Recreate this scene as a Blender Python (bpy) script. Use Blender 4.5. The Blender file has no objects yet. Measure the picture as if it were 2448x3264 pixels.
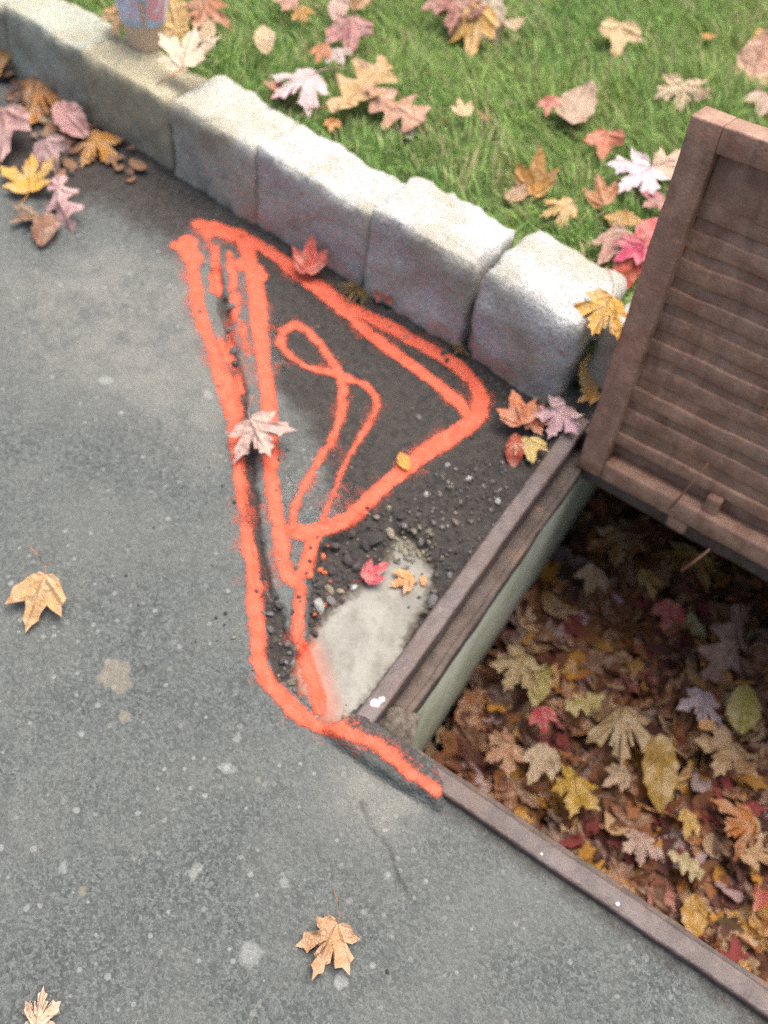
import bpy, bmesh, math, random
import numpy as np
from mathutils import Matrix, Vector, noise as mnoise

random.seed(11)
RNG = np.random.default_rng(7)
scene = bpy.context.scene
COL = scene.collection

# ------------------------------------------------------------------ camera
cam_data = bpy.data.cameras.new('camera')
camera = bpy.data.objects.new('camera', cam_data)
COL.objects.link(camera)
camera.matrix_world = Matrix(((0.82798, -0.50271, 0.24845, 0.20558),
                              (0.55561, 0.67557, -0.48467, -0.37778),
                              (0.07580, 0.53934, 0.83867, 1.2),
                              (0, 0, 0, 1)))
cam_data.sensor_fit = 'VERTICAL'
cam_data.sensor_height = 36.0
cam_data.lens = 33.09
cam_data.clip_start = 0.05
cam_data.clip_end = 500
cam_data.dof.use_dof = True
cam_data.dof.focus_distance = 1.06
cam_data.dof.aperture_fstop = 2.7
scene.camera = camera

# ------------------------------------------------------------------ sky and sun (overcast)
SUN_EL, SUN_AZ = math.radians(72), math.radians(10)     # azimuth from +Y towards +X
world = bpy.data.worlds.new('World')
scene.world = world
world.use_nodes = True
wn = world.node_tree
for n in list(wn.nodes):
    wn.nodes.remove(n)
wo = wn.nodes.new('ShaderNodeOutputWorld')
wb = wn.nodes.new('ShaderNodeBackground')
sky = wn.nodes.new('ShaderNodeTexSky')
sky.sky_type = 'NISHITA'
sky.sun_disc = False
sky.sun_elevation = SUN_EL
sky.sun_rotation = SUN_AZ
sky.air_density = 0.9
sky.dust_density = 7.0
sky.ozone_density = 0.6
wb.inputs['Strength'].default_value = 0.1
wn.links.new(sky.outputs[0], wb.inputs[0])
wn.links.new(wb.outputs[0], wo.inputs[0])
sun_data = bpy.data.lights.new('sun', 'SUN')
sun_data.energy = 1.2
sun_data.angle = math.radians(50)
sun_data.color = (1.0, 0.975, 0.945)
sun = bpy.data.objects.new('sun', sun_data)
COL.objects.link(sun)
sun.location = (0, 0, 5)
sd = Vector((math.sin(SUN_AZ) * math.cos(SUN_EL), math.cos(SUN_AZ) * math.cos(SUN_EL), math.sin(SUN_EL)))
sun.rotation_euler = (-sd).to_track_quat('-Z', 'Y').to_euler()
scene.view_settings.view_transform = 'Standard'
scene.view_settings.look = 'None'
scene.view_settings.gamma = 1.0
scene.view_settings.exposure = 1.66
scene.cycles.use_denoising = False
scene.cycles.max_bounces = 8
scene.cycles.transparent_max_bounces = 12

# ------------------------------------------------------------------ measured layout (metres)
STROKES = [('o', [(-0.7734, 0.565, 0.0257), (-0.7576, 0.5723, 0.0257), (-0.7445, 0.5724, 0.0257), (-0.729, 0.5566, 0.0255), (-0.6934, 0.522, 0.0252), (-0.6512, 0.48, 0.0247), (-0.6125, 0.4462, 0.0243), (-0.5817, 0.4263, 0.0241)], 0.3), ('o', [(-0.5817, 0.4263, 0.0241), (-0.5406, 0.3943, 0.0237), (-0.4996, 0.3634, 0.0233), (-0.4642, 0.335, 0.023), (-0.4454, 0.3203, 0.0229), (-0.4151, 0.2913, 0.0225), (-0.3745, 0.2483, 0.0221), (-0.3363, 0.2072, 0.0216), (-0.3071, 0.1779, 0.0213), (-0.2792, 0.1499, 0.021)], 0.62), ('o', [(-0.2792, 0.1499, 0.021), (-0.2512, 0.1233, 0.0207), (-0.2256, 0.0957, 0.0204), (-0.2017, 0.0688, 0.0201), (-0.1785, 0.0426, 0.0199), (-0.1544, 0.0153, 0.0196), (-0.1335, -0.0007, 0.0194), (-0.1122, -0.0076, 0.0193), (-0.0893, -0.0114, 0.0192), (-0.0726, -0.0157, 0.0191), (-0.0524, -0.0178, 0.019), (-0.0195, -0.0118, 0.019), (0.0106, -0.0029, 0.019), (0.0425, 0.0031, 0.0189), (0.0736, 0.0017, 0.0188), (0.1009, -0.0027, 0.0187), (0.1201, -0.0026, 0.0187), (0.1406, -0.0009, 0.0186)], 0.3), ('o', [(-0.5212, 0.3868, 0.0236), (-0.4837, 0.3647, 0.0233), (-0.4454, 0.3283, 0.0229)], 0.6), ('o', [(-0.7613, 0.5853, 0.0393), (-0.748, 0.5696, 0.0391), (-0.7236, 0.5579, 0.0388)], 0.3), ('o', [(-0.7767, 0.6345, 0.0252), (-0.75, 0.6517, 0.0252), (-0.7006, 0.6588, 0.0252), (-0.6484, 0.6599, 0.0251), (-0.5911, 0.6523, 0.0249), (-0.5447, 0.64, 0.0247), (-0.4991, 0.6411, 0.0245), (-0.4457, 0.636, 0.0244), (-0.3971, 0.6357, 0.0243), (-0.3517, 0.639, 0.0242), (-0.3184, 0.6371, 0.0241), (-0.2563, 0.6378, 0.0239), (-0.2053, 0.6342, 0.0238), (-0.1658, 0.6183, 0.0235), (-0.1434, 0.5962, 0.0233), (-0.1313, 0.5655, 0.023), (-0.1336, 0.5351, 0.0228)], 0.25), ('o', [(-0.5276, 0.6375, 0.0212), (-0.4689, 0.6275, 0.021), (-0.4123, 0.6142, 0.0208), (-0.3564, 0.6001, 0.0206), (-0.2877, 0.5901, 0.0204), (-0.2364, 0.5822, 0.0202), (-0.2024, 0.5757, 0.0201), (-0.1706, 0.567, 0.02), (-0.146, 0.5567, 0.0199)], 0.25), ('o', [(-0.1434, 0.5962, 0.0286), (-0.1313, 0.5655, 0.0283), (-0.1336, 0.5351, 0.028), (-0.1452, 0.4895, 0.0275), (-0.1594, 0.4437, 0.0271), (-0.1688, 0.3925, 0.0267), (-0.1784, 0.3425, 0.0262), (-0.1817, 0.3062, 0.0259), (-0.1861, 0.2726, 0.0256), (-0.2034, 0.2384, 0.0253), (-0.2237, 0.2125, 0.0251), (-0.2414, 0.2089, 0.0251)], 0.25), ('o', [(-0.7734, 0.635, 0.032), (-0.7509, 0.6258, 0.0319), (-0.7385, 0.6467, 0.032), (-0.7097, 0.6428, 0.0319)], 0.75), ('o', [(-0.6983, 0.6606, 0.0269), (-0.664, 0.6347, 0.0266), (-0.6217, 0.5982, 0.0262), (-0.585, 0.5603, 0.0258), (-0.5359, 0.5062, 0.0252), (-0.4894, 0.4551, 0.0246), (-0.4549, 0.4182, 0.0242), (-0.4135, 0.3738, 0.0237), (-0.3908, 0.3475, 0.0234), (-0.36, 0.3067, 0.023), (-0.3368, 0.2766, 0.0227), (-0.3081, 0.2455, 0.0224), (-0.2786, 0.2164, 0.022), (-0.2498, 0.1878, 0.0217), (-0.2232, 0.1595, 0.0214), (-0.2002, 0.1389, 0.0212), (-0.1858, 0.1393, 0.0211), (-0.1853, 0.1621, 0.0213), (-0.1947, 0.1871, 0.0215), (-0.2062, 0.2106, 0.0218), (-0.2104, 0.2257, 0.0219)], 0.25), ('o', [(-0.6484, 0.6024, 0.0347), (-0.6257, 0.6051, 0.0346), (-0.6094, 0.5978, 0.0345)], 0.3), ('o', [(-0.1862, 0.1428, 0.0144), (-0.1724, 0.134, 0.0143), (-0.1601, 0.1137, 0.0142), (-0.1408, 0.0841, 0.014), (-0.1292, 0.0671, 0.0139)], 0.35), ('o', [(-0.1165, 0.0646, 0.0181), (-0.0847, 0.0417, 0.0179), (-0.0549, 0.0187, 0.0176), (-0.0473, 0.0111, 0.0176)], 0.2), ('o', [(-0.6844, 0.6079, 0.0191), (-0.6414, 0.5633, 0.0188), (-0.6023, 0.5233, 0.0184), (-0.5716, 0.4782, 0.0181), (-0.5462, 0.445, 0.0178)], 0.9), ('o', [(-0.5638, 0.4881, 0.0139), (-0.537, 0.463, 0.0137), (-0.5122, 0.4418, 0.0136)], 0.7), ('o', [(-0.7554, 0.6222, 0.0227), (-0.7182, 0.6039, 0.0225), (-0.6779, 0.5636, 0.0221), (-0.6478, 0.5225, 0.0218)], 0.9), ('o', [(-0.5641, 0.4329, 0.023), (-0.5147, 0.4091, 0.0227), (-0.4748, 0.3715, 0.0223)], 0.85), ('r', [(-0.3403, 0.4988, 0.0167), (-0.3759, 0.492, 0.0168), (-0.4114, 0.4768, 0.0167), (-0.4495, 0.4772, 0.0168), (-0.4786, 0.4903, 0.0169), (-0.4948, 0.516, 0.0171), (-0.4855, 0.5429, 0.0173), (-0.4593, 0.5419, 0.0172), (-0.4245, 0.5297, 0.0171), (-0.3912, 0.5135, 0.0169), (-0.3607, 0.4968, 0.0168), (-0.3389, 0.4751, 0.0166), (-0.319, 0.446, 0.0164), (-0.3033, 0.4141, 0.0162), (-0.2898, 0.3745, 0.0159), (-0.286, 0.3405, 0.0157), (-0.2788, 0.3024, 0.0155), (-0.2716, 0.2692, 0.0153), (-0.261, 0.2359, 0.0151), (-0.2427, 0.21, 0.0149)], 0.4), ('r', [(-0.3726, 0.4928, 0.0141), (-0.341, 0.4999, 0.0141), (-0.3134, 0.504, 0.0141), (-0.2893, 0.4954, 0.014), (-0.2722, 0.4785, 0.0139), (-0.2627, 0.4409, 0.0137), (-0.257, 0.4033, 0.0135), (-0.2518, 0.3663, 0.0133), (-0.2429, 0.3331, 0.0132), (-0.2309, 0.2996, 0.013), (-0.2238, 0.2741, 0.0128), (-0.2148, 0.2479, 0.0127)], 0.5)]
CRATER = [(-0.1783, 0.303), (-0.1825, 0.2511), (-0.1966, 0.2069), (-0.1717, 0.1535), (-0.1425, 0.1064), (-0.1199, 0.0633), (-0.093, 0.0144), (-0.0438, -0.01), (-0.0067, -0.0048), (0.0096, 0.0522), (0.0102, 0.563), (-0.037, 0.5747), (-0.0741, 0.5465), (-0.1022, 0.4938), (-0.1333, 0.402), (-0.1532, 0.3432)]
CONCRETE = [(-0.1165, 0.29), (-0.1034, 0.3135), (-0.0663, 0.2998), (-0.0318, 0.2851), (-0.0124, 0.2283), (-0.0074, 0.1825), (-0.0014, 0.1568), (0.0091, 0.1408), (-0.0018, -0.011), (-0.0433, -0.0033), (-0.0849, 0.0106), (-0.111, 0.0312), (-0.118, 0.0637), (-0.1288, 0.1066), (-0.1202, 0.1718), (-0.1068, 0.2169), (-0.1059, 0.2571)]
GROOVE = [(-0.6779, 0.5636), (-0.6389, 0.5246), (-0.5991, 0.4885), (-0.535, 0.4286), (-0.4674, 0.3688), (-0.3991, 0.3003), (-0.3361, 0.2282), (-0.282, 0.1707), (-0.2242, 0.115), (-0.1663, 0.0651), (-0.1215, 0.0276)]
GROOVE2 = [(-0.2123, 0.0923), (-0.2005, 0.1134), (-0.1498, 0.083), (-0.1188, 0.0525), (-0.1009, 0.0144), (-0.1136, -0.0003), (-0.1553, 0.0261)]
PATCH_DIRT = [(-0.7844, 0.6482), (-0.6158, 0.6755), (-0.4085, 0.6771), (-0.2131, 0.6785), (0.0084, 0.6662), (0.0058, 0.0577), (-0.2003, 0.2041), (-0.1948, 0.2767), (-0.2798, 0.3293), (-0.3323, 0.3509), (-0.4223, 0.4035), (-0.542, 0.5334), (-0.6494, 0.6171)]
GUTTER_DIRT = [(-1.7344, 0.6315), (-1.3134, 0.663), (-1.0864, 0.7223), (-0.8411, 0.7162), (-0.5565, 0.6913), (-0.1092, 0.661), (-0.1236, 0.5904), (-0.5141, 0.6332), (-0.7625, 0.6219), (-0.7707, 0.5618), (-0.8704, 0.5565), (-0.9551, 0.5654), (-1.0016, 0.5162), (-1.1523, 0.5076), (-1.5633, 0.491)]
PALE = [(-0.9225, 0.3293), (-0.8395, 0.4652), (-0.6879, 0.5154), (-0.4947, 0.3479), (-0.4458, 0.2496), (-0.6058, 0.2627), (-0.7844, 0.235)]
PALE2 = [(-0.4182, 0.3982), (-0.3386, 0.4017), (-0.2798, 0.3293), (-0.2461, 0.2667), (-0.2558, 0.2243), (-0.3056, 0.2509)]
CRACKS = [[(-0.3705, 0.6113), (-0.363, 0.5621), (-0.3356, 0.504)], [(-0.2396, 0.6489), (-0.2147, 0.5885), (-0.2228, 0.5229), (-0.2214, 0.4829)], [(0.0705, -0.0657), (0.0978, -0.0845), (0.1298, -0.0899), (0.1597, -0.1141), (0.198, -0.1311)], [(-0.2279, 0.3237), (-0.2436, 0.3717), (-0.2402, 0.4286)]]
SPOTS = [(-0.276, -0.122, 0.0184, 0), (-0.245, -0.153, 0.012, 0), (-0.298, -0.116, 0.0206, 0), (-0.047, -0.248, 0.0082, 1), (0.065, -0.281, 0.0151, 1), (-0.108, -0.087, 0.0089, 1), (-0.097, -0.127, 0.0099, 1), (-0.179, -0.332, 0.0081, 1), (0.048, -0.196, 0.0053, 1), (-0.518, 0.317, 0.005, 1), (-0.506, 0.33, 0.009, 1), (-0.141, -0.34, 0.008, 0), (0.168, -0.245, 0.0072, 2), (-0.655, 0.258, 0.007, 1), (0.114, -0.235, 0.0044, 1), (0.148, -0.118, 0.0054, 1), (0.175, -0.03, 0.004, 1)]
LEAVES = [
(-0.926, 0.807, 0.19, 'm5', (0.62, 0.5, 0.36), 0.134, 112.0, (18, -12), 'cream folded maple leaf with red stem on the curb beside the cup', 2, 'maple_leaf'),
(-1.122, 0.843, 0.168, 'm3', (0.42, 0.26, 0.12), 0.106, -73.0, (25, 0), 'tan leaf half hidden left of the iced coffee cup', 0, 'maple_leaf'),
(-1.05, 0.91, 0.168, 'oval', (0.55, 0.36, 0.14), 0.117, 133.0, (50, 10), 'yellow curled leaf standing close at the right of the cup', 0, 'fallen_leaf'),
(-1.019, 0.96, 0.168, 'm5', (0.34, 0.14, 0.07), 0.146, -62.0, (10, 10), 'rust brown maple leaf on the lawn right of the cup', 1, 'maple_leaf'),
(-0.967, 0.91, 0.168, 'oval', (0.42, 0.3, 0.18), 0.067, 112.0, (10, 0), 'small dull tan leaf between the cup and the cream folded leaf', 0, 'fallen_leaf'),
(-0.872, 0.964, 0.168, 'oval', (0.46, 0.34, 0.2), 0.079, 134.0, (20, 5), 'slim upright tan leaf alone in the grass above the curb', 0, 'fallen_leaf'),
(-0.743, 0.905, 0.168, 'm5', (0.62, 0.47, 0.47), 0.14, -109.0, (8, 5), 'large pinkish white maple leaf at the left of the tan oak leaf', 1, 'maple_leaf'),
(-0.764, 0.879, 0.145, 'm3', (0.32, 0.13, 0.08), 0.082, -92.0, (0, 15), 'red brown leaf poking out under the large pinkish white leaf', 0, 'maple_leaf'),
(-0.644, 0.95, 0.168, 'oak', (0.48, 0.3, 0.13), 0.178, 86.0, (10, -10), 'tan oak leaf between the pinkish white leaf and the brown oak leaf', 1, 'oak_leaf'),
(-0.565, 0.949, 0.168, 'oak', (0.38, 0.2, 0.13), 0.147, -6.0, (5, 10), 'pinkish brown oak leaf, rightmost of the three overlapping leaves', 0, 'oak_leaf'),
(-0.764, 1.094, 0.168, 'm3', (0.36, 0.15, 0.15), 0.129, -58.0, (25, 10), 'dusky rose maple leaf in the grass near the top edge', 1, 'maple_leaf'),
(-0.768, 1.001, 0.168, 'm3', (0.45, 0.16, 0.06), 0.072, -72.0, (15, 0), 'small orange brown leaf touching a small greyish leaf', 0, 'maple_leaf'),
(-0.738, 1.014, 0.168, 'm3', (0.45, 0.36, 0.32), 0.068, -36.0, (12, 10), 'small greyish leaf touching a small orange brown leaf', 0, 'maple_leaf'),
(-0.836, 1.154, 0.168, 'oval', (0.55, 0.36, 0.3), 0.083, -66.0, (30, 0), 'pale pink curled leaf at the top edge of the lawn', 0, 'fallen_leaf'),
(-0.803, 1.183, 0.168, 'm3', (0.4, 0.24, 0.12), 0.078, 73.0, (10, 12), 'tan brown leaf at the top edge beside the pale pink one', 0, 'maple_leaf'),
(-0.92, 1.1, 0.168, 'm5', (0.38, 0.2, 0.14), 0.074, -138.0, (0, 0), 'pale brown leaf cut by the top edge above the curb', 0, 'maple_leaf'),
(-0.871, 1.079, 0.168, 'm3', (0.4, 0.2, 0.04), 0.058, -35.0, (20, 0), 'small ochre leaf scrap with a stalk near the top edge', 1, 'maple_leaf'),
(-0.647, 1.297, 0.168, 'm5', (0.28, 0.11, 0.09), 0.159, -70.0, (10, 0), 'dark red brown leaf at the top edge beside the golden curled leaf', 0, 'maple_leaf'),
(-0.587, 1.269, 0.168, 'm3', (0.52, 0.3, 0.08), 0.167, -68.0, (35, 15), 'golden curled leaf with a long stalk near the top edge', 1, 'maple_leaf'),
(-0.584, 1.314, 0.165, 'oval', (0.62, 0.5, 0.36), 0.137, 112.0, (60, 30), 'cream narrow leaf edge standing along the golden curled leaf', 0, 'fallen_leaf'),
(-0.539, 1.331, 0.168, 'oval', (0.42, 0.3, 0.18), 0.063, 57.0, (0, 0), 'flat pale tan leaf right of the golden curled leaf', 0, 'fallen_leaf'),
(-0.468, 1.024, 0.168, 'm3', (0.5, 0.36, 0.2), 0.07, 142.0, (15, 10), 'small tan maple leaf alone in the middle of the lawn', 0, 'maple_leaf'),
(-0.44, 1.054, 0.15, 'oak', (0.34, 0.17, 0.06), 0.038, -20.0, (0, 0), 'tiny brown leaf scrap beside the small tan maple leaf', 0, 'oak_leaf'),
(-0.638, 0.858, 0.15, 'm3', (0.5, 0.22, 0.05), 0.047, -74.0, (20, 0), 'small orange leaf scrap below the tan oak leaf', 0, 'maple_leaf'),
(-0.519, 0.925, 0.15, 'oval', (0.36, 0.27, 0.31), 0.049, -69.0, (0, 0), 'small lilac leaf scrap below the pinkish brown oak leaf', 0, 'fallen_leaf'),
(-0.35, 1.433, 0.168, 'm3', (0.48, 0.33, 0.17), 0.144, -69.0, (20, -15), 'light tan leaf alone in the upper right of the lawn', 0, 'maple_leaf'),
(-0.352, 1.143, 0.168, 'm3', (0.5, 0.16, 0.12), 0.073, -73.0, (15, 10), 'small coral red leaf touching the grey brown pointed leaf', 0, 'maple_leaf'),
(-0.31, 1.168, 0.168, 'oval', (0.36, 0.25, 0.17), 0.149, 96.0, (5, 5), 'grey brown pointed leaf beside the small coral red leaf', 1, 'fallen_leaf'),
(-0.218, 1.108, 0.168, 'm3', (0.46, 0.14, 0.08), 0.093, -70.0, (25, 10), 'red orange cupped leaf in the grass above the last curb stone', 0, 'maple_leaf'),
(-0.17, 1.347, 0.168, 'm5', (0.44, 0.33, 0.2), 0.113, -66.0, (25, 0), 'curled khaki leaf in the grass above the upright grate', 0, 'maple_leaf'),
(-0.208, 1.559, 0.168, 'oval', (0.44, 0.2, 0.04), 0.04, 41.0, (0, 0), 'small orange leaf near the top right of the lawn', 0, 'fallen_leaf'),
(-0.088, 1.532, 0.168, 'oval', (0.5, 0.28, 0.19), 0.149, 101.0, (40, 0), 'narrow pinkish leaf standing at the right edge of the lawn', 0, 'fallen_leaf'),
(-0.031, 1.42, 0.168, 'm3', (0.42, 0.28, 0.22), 0.096, -80.0, (10, 0), 'dull pink leaf at the right edge just above the grate', 0, 'maple_leaf'),
(-0.117, 1.642, 0.168, 'm3', (0.46, 0.22, 0.04), 0.083, -69.0, (0, 0), 'orange leaf cut by the right edge of the lawn', 0, 'maple_leaf'),
(-0.129, 1.065, 0.168, 'm5', (0.6, 0.48, 0.52), 0.137, -101.0, (8, -8), 'large pale lilac maple leaf against the left side of the grate', 1, 'maple_leaf'),
(-0.099, 1.12, 0.17, 'm3', (0.58, 0.4, 0.28), 0.101, 82.0, (15, 20), 'cream and pink leaf tucked behind the grate rim', 0, 'maple_leaf'),
(-0.075, 1.019, 0.168, 'm3', (0.36, 0.15, 0.15), 0.072, -116.0, (0, 0), 'dusky red leaf under the large pale lilac leaf', 0, 'maple_leaf'),
(-0.27, 0.94, 0.168, 'm3', (0.56, 0.27, 0.06), 0.119, 106.0, (60, 25), 'orange and cream leaf curled upright in the grass', 0, 'maple_leaf'),
(-0.285, 0.907, 0.15, 'oval', (0.36, 0.22, 0.13), 0.071, -99.0, (10, 0), 'brown leaf scrap at the foot of the curled upright leaf', 0, 'fallen_leaf'),
(-0.198, 0.903, 0.168, 'm5', (0.54, 0.34, 0.13), 0.087, -127.0, (20, 15), 'yellow tan curled leaf just above the last curb stone', 1, 'maple_leaf'),
(-0.16, 0.976, 0.168, 'm3', (0.42, 0.18, 0.08), 0.092, 131.0, (25, -15), 'orange brown leaf right of the yellow tan curled leaf', 1, 'maple_leaf'),
(-0.101, 0.941, 0.168, 'oval', (0.38, 0.22, 0.06), 0.068, 24.0, (10, 0), 'olive brown leaf lying between lilac leaf and magenta leaf', 0, 'fallen_leaf'),
(-0.117, 0.956, 0.14, 'm3', (0.44, 0.2, 0.07), 0.077, -41.0, (0, 0), 'rusty leaf at the top of the leaf cluster by the grate', 0, 'maple_leaf'),
(-0.085, 0.881, 0.165, 'm3', (0.36, 0.19, 0.15), 0.123, -94.0, (15, 10), 'dusty pink brown leaf overhanging the back of the last stone', 1, 'maple_leaf'),
(-0.052, 0.873, 0.175, 'm3', (0.45, 0.05, 0.11), 0.091, -117.0, (20, 20), 'magenta leaf between the last curb stone and the grate', 0, 'maple_leaf'),
(-0.048, 0.927, 0.17, 'oval', (0.55, 0.13, 0.13), 0.086, 96.0, (20, 0), 'bright pink leaf sliver against the grate edge', 0, 'fallen_leaf'),
(-0.038, 0.847, 0.16, 'm3', (0.42, 0.06, 0.03), 0.091, -78.0, (35, 10), 'deep red leaf below the magenta leaf by the grate', 0, 'maple_leaf'),
(-0.028, 0.715, 0.185, 'm5', (0.58, 0.31, 0.045), 0.112, -84.0, (20, -25), 'golden yellow maple leaf draped over the end of the last stone', 1, 'maple_leaf'),
(-0.015, 0.752, 0.1, 'm3', (0.36, 0.27, 0.31), 0.085, -85.0, (50, 0), 'shaded lilac leaf wedged beside the grate under the golden leaf', 0, 'maple_leaf'),
(-0.011, 0.722, 0.05, 'oval', (0.5, 0.32, 0.1), 0.085, -74.0, (45, 0), 'tan yellow leaf in the gap at the end of the curb', 0, 'fallen_leaf'),
(0.006, 0.688, 0.03, 'm3', (0.46, 0.24, 0.05), 0.053, -120.0, (20, 0), 'ochre leaf at the frame below the gap by the grate', 0, 'maple_leaf'),
(-0.072, 0.584, 0.03, 'm3', (0.52, 0.17, 0.08), 0.076, 136.0, (40, 20), 'orange red leaf leaning at the foot of the last curb stone', 0, 'maple_leaf'),
(-0.048, 0.599, 0.012, 'm5', (0.4, 0.12, 0.06), 0.061, 25.0, (5, 0), 'rusty red leaf lying flat under the end of the last stone', 0, 'maple_leaf'),
(-0.026, 0.549, 0.012, 'm3', (0.56, 0.4, 0.13), 0.067, -53.0, (10, 10), 'pale yellow leaf beside the upper end of the basin frame', 0, 'maple_leaf'),
(-0.015, 0.625, 0.02, 'm5', (0.48, 0.3, 0.32), 0.093, -85.0, (15, -10), 'pink lilac leaf between the last stone and the basin frame', 0, 'maple_leaf'),
(-0.043, 0.53, 0.01, 'oval', (0.4, 0.06, 0.03), 0.057, -64.0, (30, 0), 'thin red leaf edge hanging by the pale yellow leaf', 0, 'fallen_leaf'),
(-0.543, 0.659, 0.03, 'm3', (0.6, 0.1, 0.07), 0.094, 112.0, (45, 15), 'bright red leaf standing against the curb on the orange line', 0, 'maple_leaf'),
(-0.398, 0.684, 0.02, 'm3', (0.34, 0.06, 0.035), 0.063, -33.0, (35, 10), 'dark red leaf in the gutter at a curb joint', 0, 'maple_leaf'),
(-1.258, 0.708, 0.02, 'm5', (0.38, 0.16, 0.04), 0.173, -51.0, (15, 0), 'orange brown leaf in the left gutter against the curb', 1, 'maple_leaf'),
(-1.131, 0.685, 0.03, 'oval', (0.42, 0.22, 0.21), 0.108, -16.0, (30, 10), 'smooth pink leaf in the left gutter, against the curb face', 0, 'fallen_leaf'),
(-1.067, 0.672, 0.015, 'm5', (0.44, 0.2, 0.035), 0.121, -75.0, (12, 8), 'ochre leaf right of the pink leaf, at the foot of the curb', 0, 'maple_leaf'),
(-1.049, 0.704, 0.01, 'oval', (0.26, 0.12, 0.05), 0.051, 71.0, (0, 0), 'small brown leaf scrap beside the ochre leaf at the curb', 0, 'fallen_leaf'),
(-1.085, 0.523, 0.012, 'm5', (0.52, 0.3, 0.05), 0.123, 129.0, (10, -10), 'bright yellow maple leaf in the left gutter', 1, 'maple_leaf'),
(-1.104, 0.598, 0.02, 'm3', (0.32, 0.2, 0.2), 0.11, -33.0, (30, 10), 'lilac pink leaf between the yellow and the ochre leaves', 0, 'maple_leaf'),
(-0.991, 0.507, 0.02, 'oak', (0.48, 0.29, 0.29), 0.129, -39.0, (20, 35), 'narrow pale pink leaf standing below the lilac pink one', 0, 'oak_leaf'),
(-1.211, 0.585, 0.03, 'm3', (0.36, 0.2, 0.19), 0.18, -50.0, (20, 10), 'large pink leaf at the left edge of the gutter', 0, 'maple_leaf'),
(-1.385, 0.752, 0.03, 'm3', (0.42, 0.22, 0.07), 0.114, -56.0, (20, 0), 'rusty leaf at the left edge where curb enters the picture', 0, 'maple_leaf'),
(-0.97, 0.446, 0.006, 'oval', (0.2, 0.09, 0.05), 0.086, -59.0, (0, 0), 'dark matted leaf flattened below the yellow gutter leaf', 0, 'fallen_leaf'),
(-1.019, 0.449, 0.006, 'm3', (0.17, 0.1, 0.06), 0.073, -110.0, (0, 0), 'dark brown matted leaf at the lower end of the gutter litter', 0, 'maple_leaf'),
(-0.45, -0.092, 0.014, 'm3', (0.5, 0.3, 0.13), 0.109, -68.0, (14, -10), 'lone tan maple leaf on the road near the left edge', 1, 'maple_leaf'),
(-0.379, 0.3, 0.03, 'm5', (0.5, 0.34, 0.29), 0.102, -28.0, (10, 12), 'pale pink curled leaf lying across the orange lines', 1, 'maple_leaf'),
(0.133, -0.221, 0.012, 'm5', (0.46, 0.25, 0.12), 0.086, -81.0, (8, 6), 'large tan maple leaf on the road at the bottom centre', 1, 'maple_leaf'),
(-0.085, -0.461, 0.012, 'm5', (0.54, 0.38, 0.26), 0.057, 124.0, (10, 0), 'cream brown leaf cut by the bottom left corner of the road', 0, 'maple_leaf'),
(-0.175, 0.407, 0.006, 'oval', (0.52, 0.26, 0.03), 0.034, 149.0, (15, 0), 'tiny yellow leaf touching the lower orange line of the triangle', 0, 'fallen_leaf'),
(-0.104, 0.219, 0.006, 'm3', (0.5, 0.045, 0.08), 0.058, 69.0, (15, -10), 'crimson leaf on the broken asphalt beside the bare concrete', 1, 'maple_leaf'),
(-0.062, 0.239, 0.004, 'm3', (0.56, 0.26, 0.1), 0.05, -122.0, (12, 10), 'light orange leaf on the bare concrete next to the crimson leaf', 0, 'maple_leaf'),
(-0.04, 0.258, 0.0, 'oval', (0.55, 0.25, 0.1), 0.019, 123.0, (0, 0), 'tiny orange leaf scrap at the concrete edge', 0, 'fallen_leaf'),
(0.332, 0.422, -0.42, 'm5', (0.38, 0.26, 0.13), 0.164, -69.0, (8, 0), 'largest tan maple leaf on top of the heap in the basin', 1, 'maple_leaf'),
(0.315, 0.269, -0.42, 'm5', (0.42, 0.26, 0.035), 0.113, -72.0, (10, 10), 'bright yellow maple leaf in the heap near the front frame bar', 1, 'maple_leaf'),
(0.428, 0.387, -0.43, 'oval', (0.36, 0.22, 0.04), 0.135, -60.0, (10, 0), 'long mustard yellow leaf right of the bright yellow leaf in the heap', 0, 'fallen_leaf'),
(0.122, 0.408, -0.42, 'm5', (0.42, 0.3, 0.14), 0.111, -88.0, (8, 8), 'tan star shaped leaf in the heap near the concrete wall', 1, 'maple_leaf'),
(0.158, 0.841, -0.38, 'm5', (0.42, 0.31, 0.36), 0.09, -132.0, (10, 0), 'lilac leaf in the heap in shade just under the grate', 0, 'maple_leaf'),
(0.309, 0.668, -0.42, 'm3', (0.46, 0.09, 0.08), 0.087, -82.0, (5, 0), 'red leaf in the middle of the heap in the basin', 0, 'maple_leaf'),
(0.454, 0.259, -0.43, 'm5', (0.4, 0.26, 0.22), 0.074, -65.0, (10, 0), 'pinkish beige leaf in the heap close to the front frame bar', 1, 'maple_leaf'),
(0.533, 0.275, -0.43, 'oak', (0.4, 0.33, 0.16), 0.069, 4.0, (5, 5), 'cream green leaf in the heap near the lower right', 0, 'oak_leaf'),
(0.588, 0.391, -0.43, 'm5', (0.42, 0.15, 0.04), 0.114, -127.0, (5, 0), 'rusty orange leaf in the heap near the right edge', 0, 'maple_leaf'),
(0.436, 0.538, -0.42, 'm5', (0.36, 0.28, 0.34), 0.109, -76.0, (10, 0), 'lilac grey leaf in the heap right of the largest tan leaf', 0, 'maple_leaf'),
(0.455, 0.493, -0.395, 'oval', (0.48, 0.22, 0.06), 0.037, -126.0, (0, 0), 'tiny orange leaf lying on the lilac grey leaf in the heap', 0, 'fallen_leaf'),
(0.503, 0.571, -0.42, 'oval', (0.42, 0.36, 0.09), 0.095, -72.0, (10, 0), 'yellow green oval leaf in the heap near the right edge', 0, 'fallen_leaf'),
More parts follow.
